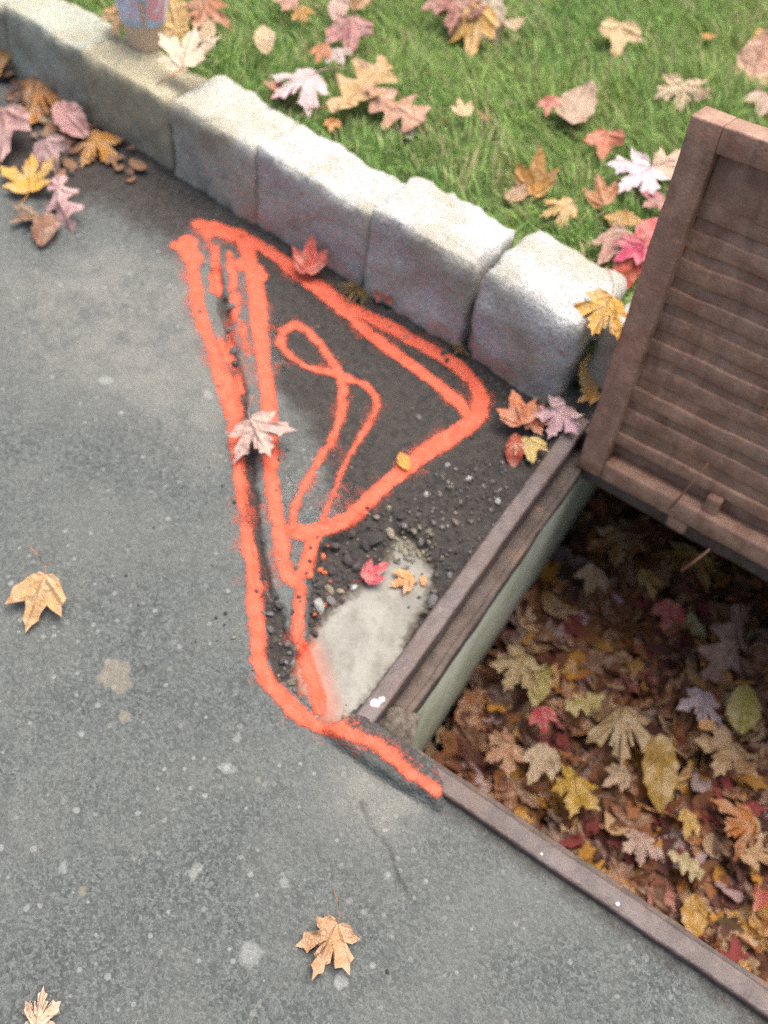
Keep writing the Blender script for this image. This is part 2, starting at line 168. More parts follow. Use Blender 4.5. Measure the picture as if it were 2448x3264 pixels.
(0.207, 0.348, -0.41000000000000003, 'm3', (0.5, 0.06, 0.08), 0.064, -51.0, (15, 0), 'crimson leaf sliver in the heap left of the largest tan leaf', 0, 'maple_leaf'),
(0.172, 0.402, -0.42, 'oval', (0.4, 0.33, 0.09), 0.083, -75.0, (10, 0), 'olive yellow oval leaf in the heap above the crimson sliver', 0, 'fallen_leaf'),
(0.257, 0.42, -0.425, 'oak', (0.42, 0.34, 0.1), 0.081, -125.0, (10, 0), 'pale yellow lobed leaf in the heap left of the largest leaf', 0, 'oak_leaf'),
(0.51, 0.486, -0.43, 'm5', (0.34, 0.2, 0.09), 0.142, -94.0, (5, 0), 'dull brown maple leaf in the heap below the lilac grey leaf', 1, 'maple_leaf'),
(0.505, 0.339, -0.43, 'm3', (0.46, 0.28, 0.06), 0.075, -81.0, (10, 0), 'ochre leaf in the heap between beige leaf and rusty leaf', 0, 'maple_leaf'),
(0.369, 0.334, -0.42, 'm3', (0.4, 0.27, 0.17), 0.078, -117.0, (5, 10), 'beige leaf in the heap just below the largest tan leaf', 0, 'maple_leaf'),
(0.152, 0.648, -0.42, 'm3', (0.44, 0.29, 0.16), 0.081, -80.0, (10, 0), 'tan leaf in the heap near the top of the concrete wall', 0, 'maple_leaf'),
(0.161, 0.744, -0.42, 'm5', (0.34, 0.16, 0.05), 0.114, -72.0, (10, 0), 'brown maple leaf in the heap below the shaded lilac leaf', 1, 'maple_leaf'),
(0.288, 0.791, -0.42, 'm5', (0.44, 0.24, 0.04), 0.129, -106.0, (10, 0), 'gold brown leaf in the heap under the grate lug', 0, 'maple_leaf'),
(0.243, 0.705, -0.42, 'm3', (0.48, 0.3, 0.05), 0.08, -46.0, (10, 0), 'gold leaf in the heap left of the gold brown leaf', 0, 'maple_leaf'),
(0.431, 0.69, -0.43, 'oak', (0.4, 0.24, 0.19), 0.165, -84.0, (10, 0), 'pinkish oak leaf in the heap right of the red leaf', 0, 'oak_leaf'),
(0.362, 0.669, -0.42, 'oval', (0.4, 0.36, 0.17), 0.061, -36.0, (10, 0), 'pale green oval leaf beside the red leaf in the heap', 0, 'fallen_leaf'),
(0.405, 0.877, -0.42, 'm3', (0.4, 0.34, 0.18), 0.08, -92.0, (10, 0), 'khaki leaf in the heap beneath the right part of the grate', 0, 'maple_leaf'),
(0.179, 0.261, -0.42, 'm5', (0.4, 0.2, 0.11), 0.088, -116.0, (10, 0), 'reddish tan leaf in the heap near the frame corner', 0, 'maple_leaf'),
(0.245, 0.283, -0.425, 'm3', (0.42, 0.31, 0.2), 0.101, -90.0, (10, 0), 'greyish tan leaf in the heap left of the bright yellow leaf', 0, 'maple_leaf'),
(0.579, 0.207, -0.44, 'oval', (0.46, 0.25, 0.05), 0.074, -66.0, (10, 0), 'orange yellow leaf in the heap by the lower frame bar', 0, 'fallen_leaf'),
(0.656, 0.296, -0.44, 'm3', (0.42, 0.08, 0.06), 0.074, -96.0, (10, 0), 'red leaf in the heap near the lower right corner', 0, 'maple_leaf')]
PEBBLES = [(-0.139, 0.272, 0.0294, 'd'), (-0.144, 0.258, 0.0189, 'd'), (-0.122, 0.294, 0.0162, 't'), (-0.112, 0.313, 0.0115, 'm'), (-0.148, 0.324, 0.0126, 't'), (-0.154, 0.303, 0.0106, 't'), (-0.123, 0.325, 0.0145, 'd'), (-0.051, 0.365, 0.0116, 't'), (-0.116, 0.381, 0.0108, 'w'), (-0.078, 0.447, 0.012, 'w'), (-0.059, 0.416, 0.0089, 'm'), (-0.019, 0.417, 0.0079, 'm'), (-0.142, 0.136, 0.0171, 'w'), (-0.144, 0.166, 0.0173, 't'), (-0.131, 0.175, 0.0119, 't'), (-0.132, 0.153, 0.0154, 'm'), (-0.116, 0.189, 0.011, 'w'), (-0.012, 0.236, 0.0193, 'm'), (-0.005, 0.199, 0.0199, 'm'), (-0.016, 0.25, 0.012, 'm'), (-0.019, 0.435, 0.0109, 'w'), (-0.013, 0.285, 0.0094, 'm'), (-0.077, 0.307, 0.0105, 'm'), (-0.07, 0.323, 0.0096, 't'), (-0.081, 0.287, 0.0085, 'm'), (-0.138, 0.12, 0.0098, 'o'), (-0.174, 0.16, 0.0109, 'o'), (-0.184, 0.205, 0.013, 'o'), (-0.175, 0.185, 0.012, 'o'), (-0.118, 0.446, 0.0091, 'w'), (-0.206, 0.499, 0.0104, 'm'), (-0.172, 0.261, 0.0161, 'd'), (-0.178, 0.229, 0.0187, 'd'), (-0.151, 0.223, 0.0168, 'd'), (-0.16, 0.196, 0.0157, 'd'), (-0.133, 0.222, 0.0139, 'd'), (-0.16, 0.164, 0.0137, 'd'), (-0.134, 0.102, 0.0115, 'd'), (-0.118, 0.095, 0.0097, 'd'), (-0.816, 0.721, 0.0308, 'm'), (-0.634, 0.466, 0.0097, 'm'), (-0.172, 0.062, 0.0131, 'm'), (-0.154, 0.052, 0.0122, 'd'), (-0.129, 0.034, 0.0112, 'd'), (-0.187, 0.081, 0.0115, 'm'), (-0.114, 0.017, 0.0102, 'd'), (-0.211, 0.101, 0.0107, 'd'), (-0.137, 0.058, 0.0096, 'm'), (-0.597, 0.506, 0.0141, 'm'), (-0.571, 0.469, 0.015, 'm'), (-0.535, 0.433, 0.0179, 'm'), (-0.516, 0.413, 0.0146, 'd'), (-0.624, 0.522, 0.0109, 'd'), (-0.183, 0.097, 0.0098, 'd'), (-0.097, 0.012, 0.011, 't'), (-0.087, 0.006, 0.0076, 'm'), (-0.249, 0.646, 0.0143, 'd'), (-0.235, 0.634, 0.0098, 'd'), (-0.06, 0.002, 0.0076, 'm'), (-0.011, 0.013, 0.0076, 't'), (-0.04, 0.429, 0.0071, 'd'), (-0.052, 0.448, 0.0074, 'm'), (-0.03, 0.432, 0.0044, 't'), (-0.046, 0.52, 0.0045, 'm'), (-0.12, 0.294, 0.0049, 't'), (-0.048, 0.267, 0.0043, 'd'), (-0.094, 0.411, 0.0078, 'm'), (-0.106, 0.344, 0.0077, 'm'), (-0.03, 0.295, 0.0058, 'd'), (-0.075, 0.455, 0.0079, 'm'), (-0.025, 0.558, 0.0054, 'd'), (-0.031, 0.342, 0.0049, 'd'), (-0.062, 0.331, 0.0039, 'd'), (-0.074, 0.481, 0.0055, 'd'), (-0.077, 0.408, 0.0059, 'd'), (-0.104, 0.331, 0.0075, 'd'), (-0.077, 0.366, 0.006, 't'), (-0.062, 0.354, 0.0039, 'm'), (-0.044, 0.463, 0.0079, 'm'), (-0.027, 0.472, 0.0078, 'd'), (-0.033, 0.381, 0.0049, 't'), (-0.055, 0.255, 0.0067, 'd'), (-0.034, 0.209, 0.004, 'd'), (-0.071, 0.414, 0.0045, 'd'), (-0.037, 0.539, 0.0054, 'd'), (-0.045, 0.315, 0.0062, 'd'), (-0.024, 0.444, 0.0046, 'm'), (-0.072, 0.264, 0.0072, 'm'), (-0.066, 0.312, 0.007, 't'), (-0.075, 0.464, 0.008, 'd'), (-0.086, 0.263, 0.0069, 'm'), (-0.034, 0.559, 0.0047, 't'), (-0.089, 0.291, 0.0044, 't'), (-0.077, 0.343, 0.0077, 'm'), (-0.037, 0.555, 0.0062, 'd'), (-0.092, 0.366, 0.0057, 'm'), (-0.047, 0.249, 0.0057, 'm'), (-0.055, 0.441, 0.0053, 'm'), (-0.061, 0.398, 0.0061, 'd'), (-0.044, 0.335, 0.0068, 'd'), (-0.088, 0.453, 0.0053, 'd'), (-0.063, 0.473, 0.006, 'd'), (-0.026, 0.456, 0.0054, 'm'), (-0.09, 0.453, 0.0062, 'd'), (-0.091, 0.369, 0.005, 'd'), (-0.036, 0.435, 0.0054, 'd'), (-0.032, 0.317, 0.0054, 'm'), (-0.034, 0.519, 0.0081, 'd'), (-0.059, 0.405, 0.0046, 'd'), (-0.038, 0.543, 0.007, 'd'), (-0.057, 0.458, 0.0065, 'd'), (-0.03, 0.38, 0.0051, 'd'), (-0.04, 0.486, 0.007, 'm'), (-0.068, 0.3, 0.0062, 'm'), (-0.058, 0.297, 0.0062, 'm'), (-0.022, 0.567, 0.0049, 'm'), (-0.031, 0.232, 0.0055, 'd'), (-0.089, 0.268, 0.0052, 'd'), (-0.117, 0.31, 0.0066, 'd'), (-0.098, 0.266, 0.0048, 't'), (-0.035, 0.518, 0.0063, 'm'), (-0.073, 0.428, 0.0052, 'd'), (-0.063, 0.345, 0.0076, 'm'), (-0.041, 0.353, 0.0063, 'd'), (-0.09, 0.415, 0.0055, 't'), (-0.023, 0.555, 0.0067, 'd'), (-0.037, 0.502, 0.0056, 'd'), (-0.05, 0.416, 0.0045, 'd'), (-0.039, 0.522, 0.0059, 'm'), (-0.064, 0.401, 0.0067, 't'), (-0.177, 0.228, 0.0093, 'm'), (-0.117, 0.161, 0.0087, 'd'), (-0.139, 0.167, 0.0059, 'd'), (-0.163, 0.208, 0.009, 'd'), (-0.139, 0.141, 0.0058, 'd'), (-0.189, 0.217, 0.0088, 'd'), (-0.172, 0.179, 0.006, 'd'), (-0.142, 0.103, 0.005, 'd'), (-0.166, 0.121, 0.0069, 'd'), (-0.152, 0.179, 0.0089, 'o'), (-0.151, 0.178, 0.0085, 'd'), (-0.201, 0.186, 0.0046, 'm'), (-0.18, 0.175, 0.0053, 'o'), (-0.179, 0.159, 0.0072, 'd'), (-0.125, 0.113, 0.0074, 'd'), (-0.155, 0.146, 0.0067, 'd'), (-0.142, 0.208, 0.0079, 'd'), (-0.203, 0.217, 0.0055, 'd'), (-0.128, 0.118, 0.0078, 'd'), (-0.161, 0.117, 0.0051, 'm'), (-0.153, 0.131, 0.0074, 'd'), (-0.139, 0.119, 0.0058, 'd'), (-0.163, 0.167, 0.0084, 'd'), (-0.151, 0.168, 0.0079, 'd'), (-0.13, 0.139, 0.0047, 'd'), (-0.169, 0.158, 0.0089, 'd'), (-0.163, 0.201, 0.0053, 'm'), (-0.147, 0.195, 0.0077, 'd'), (-0.157, 0.13, 0.006, 'd'), (-0.161, 0.206, 0.0063, 'd'), (-0.188, 0.178, 0.0073, 'd'), (-0.146, 0.135, 0.0053, 'd'), (-0.131, 0.136, 0.0045, 'm'), (-0.13, 0.173, 0.0067, 'd'), (-0.133, 0.131, 0.0084, 'd'), (-0.128, 0.182, 0.0076, 'd'), (-0.128, 0.182, 0.0089, 'o'), (-0.159, 0.098, 0.0079, 'd'), (-0.171, 0.149, 0.0054, 'd'), (-0.167, 0.187, 0.0079, 'o'), (-0.156, 0.143, 0.0078, 'd'), (-0.177, 0.184, 0.0074, 'o'), (-0.161, 0.232, 0.0066, 'd'), (-0.135, 0.143, 0.0087, 'o'), (-0.131, 0.14, 0.0047, 'd'), (-0.199, 0.158, 0.0084, 'm'), (-0.139, 0.155, 0.0053, 'd'), (-0.143, 0.189, 0.0082, 'd'), (-0.139, 0.196, 0.0056, 'd'), (-0.153, 0.154, 0.0069, 'd'), (-0.162, 0.202, 0.0084, 'd'), (-0.138, 0.179, 0.0058, 'm'), (-0.148, 0.147, 0.0049, 'm'), (-0.187, 0.221, 0.0058, 'o'), (-0.146, 0.126, 0.0064, 'd'), (-0.156, 0.154, 0.0088, 'd'), (-0.175, 0.158, 0.0089, 'o'), (-0.142, 0.117, 0.007, 'd'), (-0.13, 0.123, 0.0057, 'd'), (-0.17, 0.168, 0.009, 'd'), (-0.096, 0.283, 0.0092, 's'), (-0.065, 0.31, 0.0049, 's'), (-0.074, 0.287, 0.0051, 's'), (-0.098, 0.297, 0.0094, 's'), (-0.077, 0.275, 0.0075, 's'), (-0.056, 0.29, 0.0065, 's'), (-0.097, 0.281, 0.0066, 's'), (-0.071, 0.279, 0.0051, 's'), (-0.058, 0.308, 0.0051, 's'), (-0.105, 0.279, 0.0043, 's'), (-0.051, 0.293, 0.0078, 's'), (-0.086, 0.296, 0.009, 's'), (-0.07, 0.276, 0.0061, 's'), (-0.097, 0.286, 0.0085, 's'), (-0.083, 0.275, 0.0082, 's'), (-0.092, 0.313, 0.0086, 's'), (-0.09, 0.324, 0.0091, 's'), (-0.064, 0.304, 0.0061, 's'), (-0.074, 0.294, 0.0063, 's'), (-0.067, 0.299, 0.0082, 's'), (-0.074, 0.259, 0.0083, 's'), (-0.097, 0.314, 0.0068, 's'), (-0.095, 0.293, 0.0053, 's'), (-0.094, 0.301, 0.0075, 's'), (-0.122, 0.298, 0.0044, 's'), (-0.109, 0.307, 0.007, 's'), (-0.109, 0.281, 0.0079, 's'), (-0.11, 0.268, 0.0072, 's'), (-0.072, 0.319, 0.0046, 's'), (-0.068, 0.292, 0.0092, 's'), (-0.056, 0.315, 0.0054, 's'), (-0.086, 0.293, 0.0083, 's'), (-0.126, 0.296, 0.0092, 's'), (-0.112, 0.249, 0.0043, 's'), (-0.079, 0.31, 0.0045, 's'), (-0.037, 0.304, 0.0058, 's'), (-0.092, 0.262, 0.009, 's'), (-0.112, 0.295, 0.0068, 's'), (-0.077, 0.298, 0.0061, 's'), (-0.093, 0.315, 0.0094, 's'), (-0.103, 0.303, 0.0082, 's'), (-0.1, 0.29, 0.0078, 's'), (-0.086, 0.28, 0.0086, 's'), (-0.076, 0.326, 0.0095, 's'), (-0.083, 0.29, 0.0058, 's'), (-0.094, 0.329, 0.0047, 's'), (-0.107, 0.024, 0.0046, 'm'), (-0.209, 0.104, 0.0063, 'm'), (-0.12, 0.027, 0.0055, 'm'), (-0.155, 0.049, 0.0049, 'd'), (-0.196, 0.074, 0.0047, 'd'), (-0.209, 0.088, 0.0052, 'm'), (-0.148, 0.053, 0.0062, 'm'), (-0.126, 0.038, 0.0052, 'd'), (-0.221, 0.095, 0.0079, 'd'), (-0.196, 0.09, 0.0059, 'd'), (-0.113, 0.024, 0.0071, 'd'), (-0.116, 0.036, 0.0039, 'm'), (-0.198, 0.095, 0.0065, 'd'), (-0.151, 0.056, 0.0057, 'd'), (-0.123, 0.035, 0.0075, 'm'), (-0.154, 0.045, 0.0077, 'd'), (-0.175, 0.074, 0.0053, 'd'), (-0.169, 0.063, 0.0066, 'm'), (-0.131, 0.038, 0.0057, 'd'), (-0.193, 0.105, 0.0064, 'd'), (-0.198, 0.099, 0.0054, 'm'), (-0.21, 0.101, 0.0071, 'm'), (-0.128, 0.049, 0.0078, 'm'), (-0.195, 0.09, 0.0054, 'd'), (-0.193, 0.075, 0.0071, 'm'), (-0.206, 0.097, 0.0057, 'd'), (-0.154, 0.063, 0.0049, 'm'), (-0.135, 0.043, 0.0045, 'd'), (-0.158, 0.054, 0.0072, 'd'), (-0.207, 0.1, 0.0055, 'd')]
CUP = [-1.072, 0.849, 0.13]

CORNER = [(-.02, -.016), (-.006, .026), (.02, .030), (.05, .031), (.09, .031), (.125, .028), (.145, .012), (.155, -.012), (.09, -.022)]
CURB_Y = lambda x: 0.656 - 0.066 * x        # foot line of the curb
FRAME, FRAME_X = 0.66, 0.86                 # outer depth and width of the basin frame
GRID = 0.0026

# ------------------------------------------------------------------ helpers
def tag(o, label=None, cat=None, group=None, kind=None):
    if label: o['label'] = label
    if cat: o['category'] = cat
    if group: o['group'] = group
    if kind: o['kind'] = kind
    return o

def link(name, mesh, mat=None, parent=None):
    o = bpy.data.objects.new(name, mesh)
    COL.objects.link(o)
    if mat is not None and len(mesh.materials) == 0:
        mesh.materials.append(mat)
    if parent is not None:
        o.parent = parent
    return o

def empty(name, loc=(0, 0, 0)):
    o = bpy.data.objects.new(name, None)
    COL.objects.link(o)
    o.location = loc
    o.empty_display_size = 0.05
    return o

def smooth(me, on=True):
    me.polygons.foreach_set('use_smooth', [on] * len(me.polygons))
    return me

def np_mesh(name, verts, faces, smooth_on=True):
    """verts (n,3), faces (m,k) arrays of constant k"""
    me = bpy.data.meshes.new(name)
    n, (m, k) = len(verts), faces.shape
    me.vertices.add(n)
    me.vertices.foreach_set('co', np.asarray(verts, dtype=np.float32).ravel())
    me.loops.add(m * k)
    me.loops.foreach_set('vertex_index', faces.astype(np.int32).ravel())
    me.polygons.add(m)
    me.polygons.foreach_set('loop_start', np.arange(0, m * k, k, dtype=np.int32))
    me.polygons.foreach_set('loop_total', np.full(m, k, dtype=np.int32))
    me.polygons.foreach_set('use_smooth', np.full(m, smooth_on))
    me.update(calc_edges=True)
    return me

def add_attr(me, name, vals):
    a = me.attributes.new(name, 'FLOAT', 'POINT')
    a.data.foreach_set('value', np.asarray(vals, dtype=np.float32))

def add_col(me, name, vals):
    a = me.attributes.new(name, 'FLOAT_COLOR', 'POINT')
    v = np.ones((len(vals), 4), dtype=np.float32); v[:, :3] = vals
    a.data.foreach_set('color', v.ravel())

def box_mesh(name, lo, hi, bevel=0.004, seg=2):
    bm = bmesh.new()
    bmesh.ops.create_cube(bm, size=1)
    lo, hi = Vector(lo), Vector(hi)
    for v in bm.verts:
        v.co = Vector(((v.co.x + .5) * (hi.x - lo.x) + lo.x, (v.co.y + .5) * (hi.y - lo.y) + lo.y, (v.co.z + .5) * (hi.z - lo.z) + lo.z))
    if bevel:
        bmesh.ops.bevel(bm, geom=list(bm.edges), offset=bevel, segments=seg, profile=0.6, affect='EDGES')
    me = bpy.data.meshes.new(name)
    bm.to_mesh(me); bm.free()
    return smooth(me)

def tube_mesh(name, pts, radii, sides=6):
    vs, fs = [], []
    for i, p in enumerate(pts):
        p = Vector(p)
        d = (Vector(pts[min(i + 1, len(pts) - 1)]) - Vector(pts[max(i - 1, 0)])).normalized()
        a = d.orthogonal().normalized(); b = d.cross(a)
        for k in range(sides):
            t = 2 * math.pi * k / sides
            vs.append(p + (a * math.cos(t) + b * math.sin(t)) * radii[i])
    for i in range(len(pts) - 1):
        for k in range(sides):
            k2 = (k + 1) % sides
            fs.append((i * sides + k, i * sides + k2, (i + 1) * sides + k2, (i + 1) * sides + k))
    fs.append(tuple(range(sides))[::-1]); fs.append(tuple((len(pts) - 1) * sides + k for k in range(sides)))
    me = bpy.data.meshes.new(name)
    me.from_pydata(vs, [], fs)
    return smooth(me)

def lathe_mesh(name, prof, sides=48):
    vs, fs = [], []
    for r, z in prof:
        for k in range(sides):
            t = 2 * math.pi * k / sides
            vs.append((r * math.cos(t), r * math.sin(t), z))
    for i in range(len(prof) - 1):
        for k in range(sides):
            k2 = (k + 1) % sides
            fs.append((i * sides + k, i * sides + k2, (i + 1) * sides + k2, (i + 1) * sides + k))
    me = bpy.data.meshes.new(name)
    me.from_pydata(vs, [], fs)
    return smooth(me)

# value noise on arrays
def _hash(ix, iy, s):
    h = (ix.astype(np.int64) * 374761393 + iy.astype(np.int64) * 668265263 + s * 974634533) & 0xFFFFFFFF
    h = ((h ^ (h >> 13)) * 1274126177) & 0xFFFFFFFF
    return ((h ^ (h >> 16)) & 0xFFFFFF) / float(0xFFFFFF)
def vnoise(x, y, s=0):
    ix, iy = np.floor(x), np.floor(y)
    fx, fy = x - ix, y - iy
    fx, fy = fx * fx * (3 - 2 * fx), fy * fy * (3 - 2 * fy)
    a, b = _hash(ix, iy, s), _hash(ix + 1, iy, s)
    c, d = _hash(ix, iy + 1, s), _hash(ix + 1, iy + 1, s)
    return (a * (1 - fx) + b * fx) * (1 - fy) + (c * (1 - fx) + d * fx) * fy
def fbm(x, y, f, o=4, s=0):
    x, y = x * 0.921 - y * 0.389 + 31.7, x * 0.389 + y * 0.921 + 17.3
    t, amp, tot = 0, 1.0, 0
    for i in range(o):
        t = t + amp * vnoise(x * f, y * f, s + i * 7); tot += amp
        amp *= .5; f *= 2.03
    return t / tot * 2 - 1
def sstep(a, b, v):
    t = np.clip((v - a) / (b - a), 0, 1)
    return t * t * (3 - 2 * t)
def seg_dist(x, y, p, q, w0=0, w1=0):
    dx, dy = q[0] - p[0], q[1] - p[1]
    t = np.clip(((x - p[0]) * dx + (y - p[1]) * dy) / (dx * dx + dy * dy + 1e-12), 0, 1)
    return np.hypot(x - p[0] - t * dx, y - p[1] - t * dy) - (w0 + (w1 - w0) * t)
def poly_sd(x, y, P):
    """positive inside"""
    d = np.full_like(x, 9.0); ins = np.zeros(x.shape, bool)
    for i in range(len(P)):
        p, q = P[i], P[(i + 1) % len(P)]
        d = np.minimum(d, seg_dist(x, y, p, q))
        c = ((p[1] > y) != (q[1] > y)) & (x < (q[0] - p[0]) * (y - p[1]) / (q[1] - p[1] + 1e-12) + p[0])
        ins ^= c
    return np.where(ins, d, -d)
def line_d(x, y, P):
    d = np.full_like(x, 9.0)
    for i in range(len(P) - 1):
        d = np.minimum(d, seg_dist(x, y, P[i], P[i + 1]))
    return d

# ------------------------------------------------------------------ materials
def new_mat(name):
    m = bpy.data.materials.new(name)
    m.use_nodes = True
    nt = m.node_tree
    b = nt.nodes['Principled BSDF']
    return m, nt, b
class N:
    """tiny node-graph writer"""
    def __init__(self, nt): self.nt = nt
    def _in(self, sock, v):
        if isinstance(v, bpy.types.NodeSocket): self.nt.links.new(v, sock)
        elif v is not None:
            if sock.type == 'RGBA' and not isinstance(v, (int, float)) and len(v) == 3: v = (*v, 1)
            sock.default_value = v
    def coord(self, out='Object'):
        return self.nt.nodes.new('ShaderNodeTexCoord').outputs[out]
    def attr(self, name, out='Fac'):
        n = self.nt.nodes.new('ShaderNodeAttribute'); n.attribute_name = name
        return n.outputs[out]
    def noise(self, scale, detail=4, rough=.55, vec=None, out=0):
        n = self.nt.nodes.new('ShaderNodeTexNoise')
        self._in(n.inputs['Vector'], vec); n.inputs['Scale'].default_value = scale
        n.inputs['Detail'].default_value = detail; n.inputs['Roughness'].default_value = rough
        return n.outputs[out]
    def voro(self, scale, vec=None, out='Distance', rnd=1.0):
        n = self.nt.nodes.new('ShaderNodeTexVoronoi')
        self._in(n.inputs['Vector'], vec); n.inputs['Scale'].default_value = scale; n.inputs['Randomness'].default_value = rnd
        return n.outputs[out]
    def math(self, op, a, b=0.0, c=None, clamp=False):
        n = self.nt.nodes.new('ShaderNodeMath'); n.operation = op; n.use_clamp = clamp
        self._in(n.inputs[0], a); self._in(n.inputs[1], b)
        if c is not None: self._in(n.inputs[2], c)
        return n.outputs[0]
    def ramp(self, fac, a, b, lo=0.0, hi=1.0):
        n = self.nt.nodes.new('ShaderNodeMapRange'); n.interpolation_type = 'SMOOTHSTEP'
        self._in(n.inputs['Value'], fac)
        n.inputs['From Min'].default_value = a; n.inputs['From Max'].default_value = b
        n.inputs['To Min'].default_value = lo; n.inputs['To Max'].default_value = hi
        return n.outputs[0]
    def mix(self, fac, a, b, mode='MIX'):
        n = self.nt.nodes.new('ShaderNodeMix'); n.data_type = 'RGBA'; n.blend_type = mode
        self._in(n.inputs['Factor'], fac); self._in(n.inputs[6], a); self._in(n.inputs[7], b)
        return n.outputs[2]
    def sep(self, vec):
        n = self.nt.nodes.new('ShaderNodeSeparateXYZ'); self._in(n.inputs[0], vec); return n.outputs
    def bump(self, h, strength=.5, dist=.002, normal=None):
        n = self.nt.nodes.new('ShaderNodeBump'); self._in(n.inputs['Height'], h)
        n.inputs['Strength'].default_value = strength; n.inputs['Distance'].default_value = dist
        if normal: self._in(n.inputs['Normal'], normal)
        return n.outputs[0]
    def info(self, out): return self.nt.nodes.new('ShaderNodeObjectInfo').outputs[out]
    def set(self, b, color=None, rough=None, normal=None, metal=None, spec=None):
        if color is not None: self._in(b.inputs['Base Color'], color)
        if rough is not None: self._in(b.inputs['Roughness'], rough)
        if normal is not None: self._in(b.inputs['Normal'], normal)
        if metal is not None: self._in(b.inputs['Metallic'], metal)
        if spec is not None: self._in(b.inputs['Specular IOR Level'], spec)

def make_asphalt(name, use_attr=True):
    m, nt, b = new_mat(name); g = N(nt); co = g.coord()
    vc = g.sep(g.voro(260, co, 'Color'))
    base = g.mix(vc[0], (.044, .051, .049), (.122, .134, .126))
    base = g.mix(g.ramp(g.noise(520, 3, .6, co), .4, .75), base, (.04, .042, .041))
    broad = g.noise(5, 5, .6, co)
    base = g.mix(g.ramp(broad, .32, .7, 0, .55), base, (.118, .124, .112))
    base = g.mix(g.ramp(g.noise(19, 4, .6, co), .5, .78, 0, .4), base, (.06, .066, .064))
    # pale stones in the wearing course
    v2 = g.voro(95, co, 'Color'); d2 = g.voro(95, co, 'Distance'); s2 = g.sep(v2)
    pick = g.math('GREATER_THAN', s2[0], .86)
    size = g.math('MULTIPLY_ADD', s2[1], .26, .16)
    inside = g.ramp(g.math('SUBTRACT', size, d2), -.03, .08)
    base = g.mix(g.math('MULTIPLY', g.math('MULTIPLY', pick, inside), .38), base, g.mix(s2[2], (.20, .19, .165), (.31, .315, .305)))
    if use_attr:
        n1 = g.noise(38, 4, .65, co)
        dirt = g.ramp(g.math('ADD', g.attr('dirt'), g.math('MULTIPLY_ADD', n1, .7, -.35)), .25, .85)
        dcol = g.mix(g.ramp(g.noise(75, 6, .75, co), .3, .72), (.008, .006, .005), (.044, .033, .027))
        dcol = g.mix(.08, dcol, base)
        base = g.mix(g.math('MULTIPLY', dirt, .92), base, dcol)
        base = g.mix(g.math('MULTIPLY', g.attr('pale'), g.ramp(g.noise(24, 5, .65, co), .3, .65, .2, .8)), base, (.23, .22, .185))
        base = g.mix(g.ramp(g.math('ADD', g.attr('stain'), g.math('MULTIPLY_ADD', n1, .5, -.25)), .35, .8, 0, .5), base, (.20, .175, .125))
        base = g.mix(g.ramp(g.math('ADD', g.attr('chalk'), g.math('MULTIPLY_ADD', n1, .5, -.25)), .3, 1.05, 0, .42), base, (.32, .33, .31))
        base = g.mix(g.math('MULTIPLY', g.attr('crack'), .6), base, (.018, .015, .013))
    h = g.math('ADD', g.noise(330, 3, .7, co), g.math('MULTIPLY', g.voro(230, co), -.8))
    g.set(b, base, .86, g.bump(h, .7, .0025), spec=.3)
    return m
M_ROAD = make_asphalt('asphalt')

def make_concrete(name, tint=(.245, .238, .205), dark=(.13, .113, .088), green=0.0, use_attr=False):
    m, nt, b = new_mat(name); g = N(nt); co = g.coord()
    n1 = g.noise(9, 6, .6, co); n2 = g.noise(120, 4, .7, co)
    base = g.mix(g.ramp(n1, .35, .65), tint, tuple(.62 * c for c in tint))
    base = g.mix(g.ramp(g.noise(34, 5, .7, co), .45, .7, 0, .5), base, dark)
    base = g.mix(g.ramp(n2, .45, .8, 0, .5), base, dark)
    if green:
        base = g.mix(g.ramp(g.noise(5, 5, .6, co), .25, .6, .35, green), base, (.25, .28, .15))
        vs = nt.nodes.new('ShaderNodeMapping'); vs.inputs['Scale'].default_value = (22, 22, 1.5); nt.links.new(co, vs.inputs[0])
        base = g.mix(g.ramp(g.noise(1, 4, .6, vs.outputs[0]), .5, .7, 0, .5), base, (.50, .52, .46))
    if use_attr:
        base = g.mix(g.ramp(g.math('ADD', g.attr('dirt'), g.math('MULTIPLY_ADD', n2, .8, -.4)), .35, .9), base, (.05, .04, .03))
        base = g.mix(g.math('MULTIPLY', g.attr('spray'), .55), base, (.62, .13, .06))
        pit = g.sep(g.voro(38, co, 'Color'))
        base = g.mix(g.math('MULTIPLY', g.math('GREATER_THAN', pit[0], .985), g.ramp(g.voro(38, co), .3, .12)), base, (.06, .05, .04))
    g.set(b, base, .9, g.bump(g.math('ADD', n2, n1), .5, .002), spec=.25)
    return m
M_COLLAR = make_concrete('bare_concrete', use_attr=True)
M_WALL = make_concrete('mossy_concrete', (.56, .57, .49), (.36, .37, .30), green=.5)

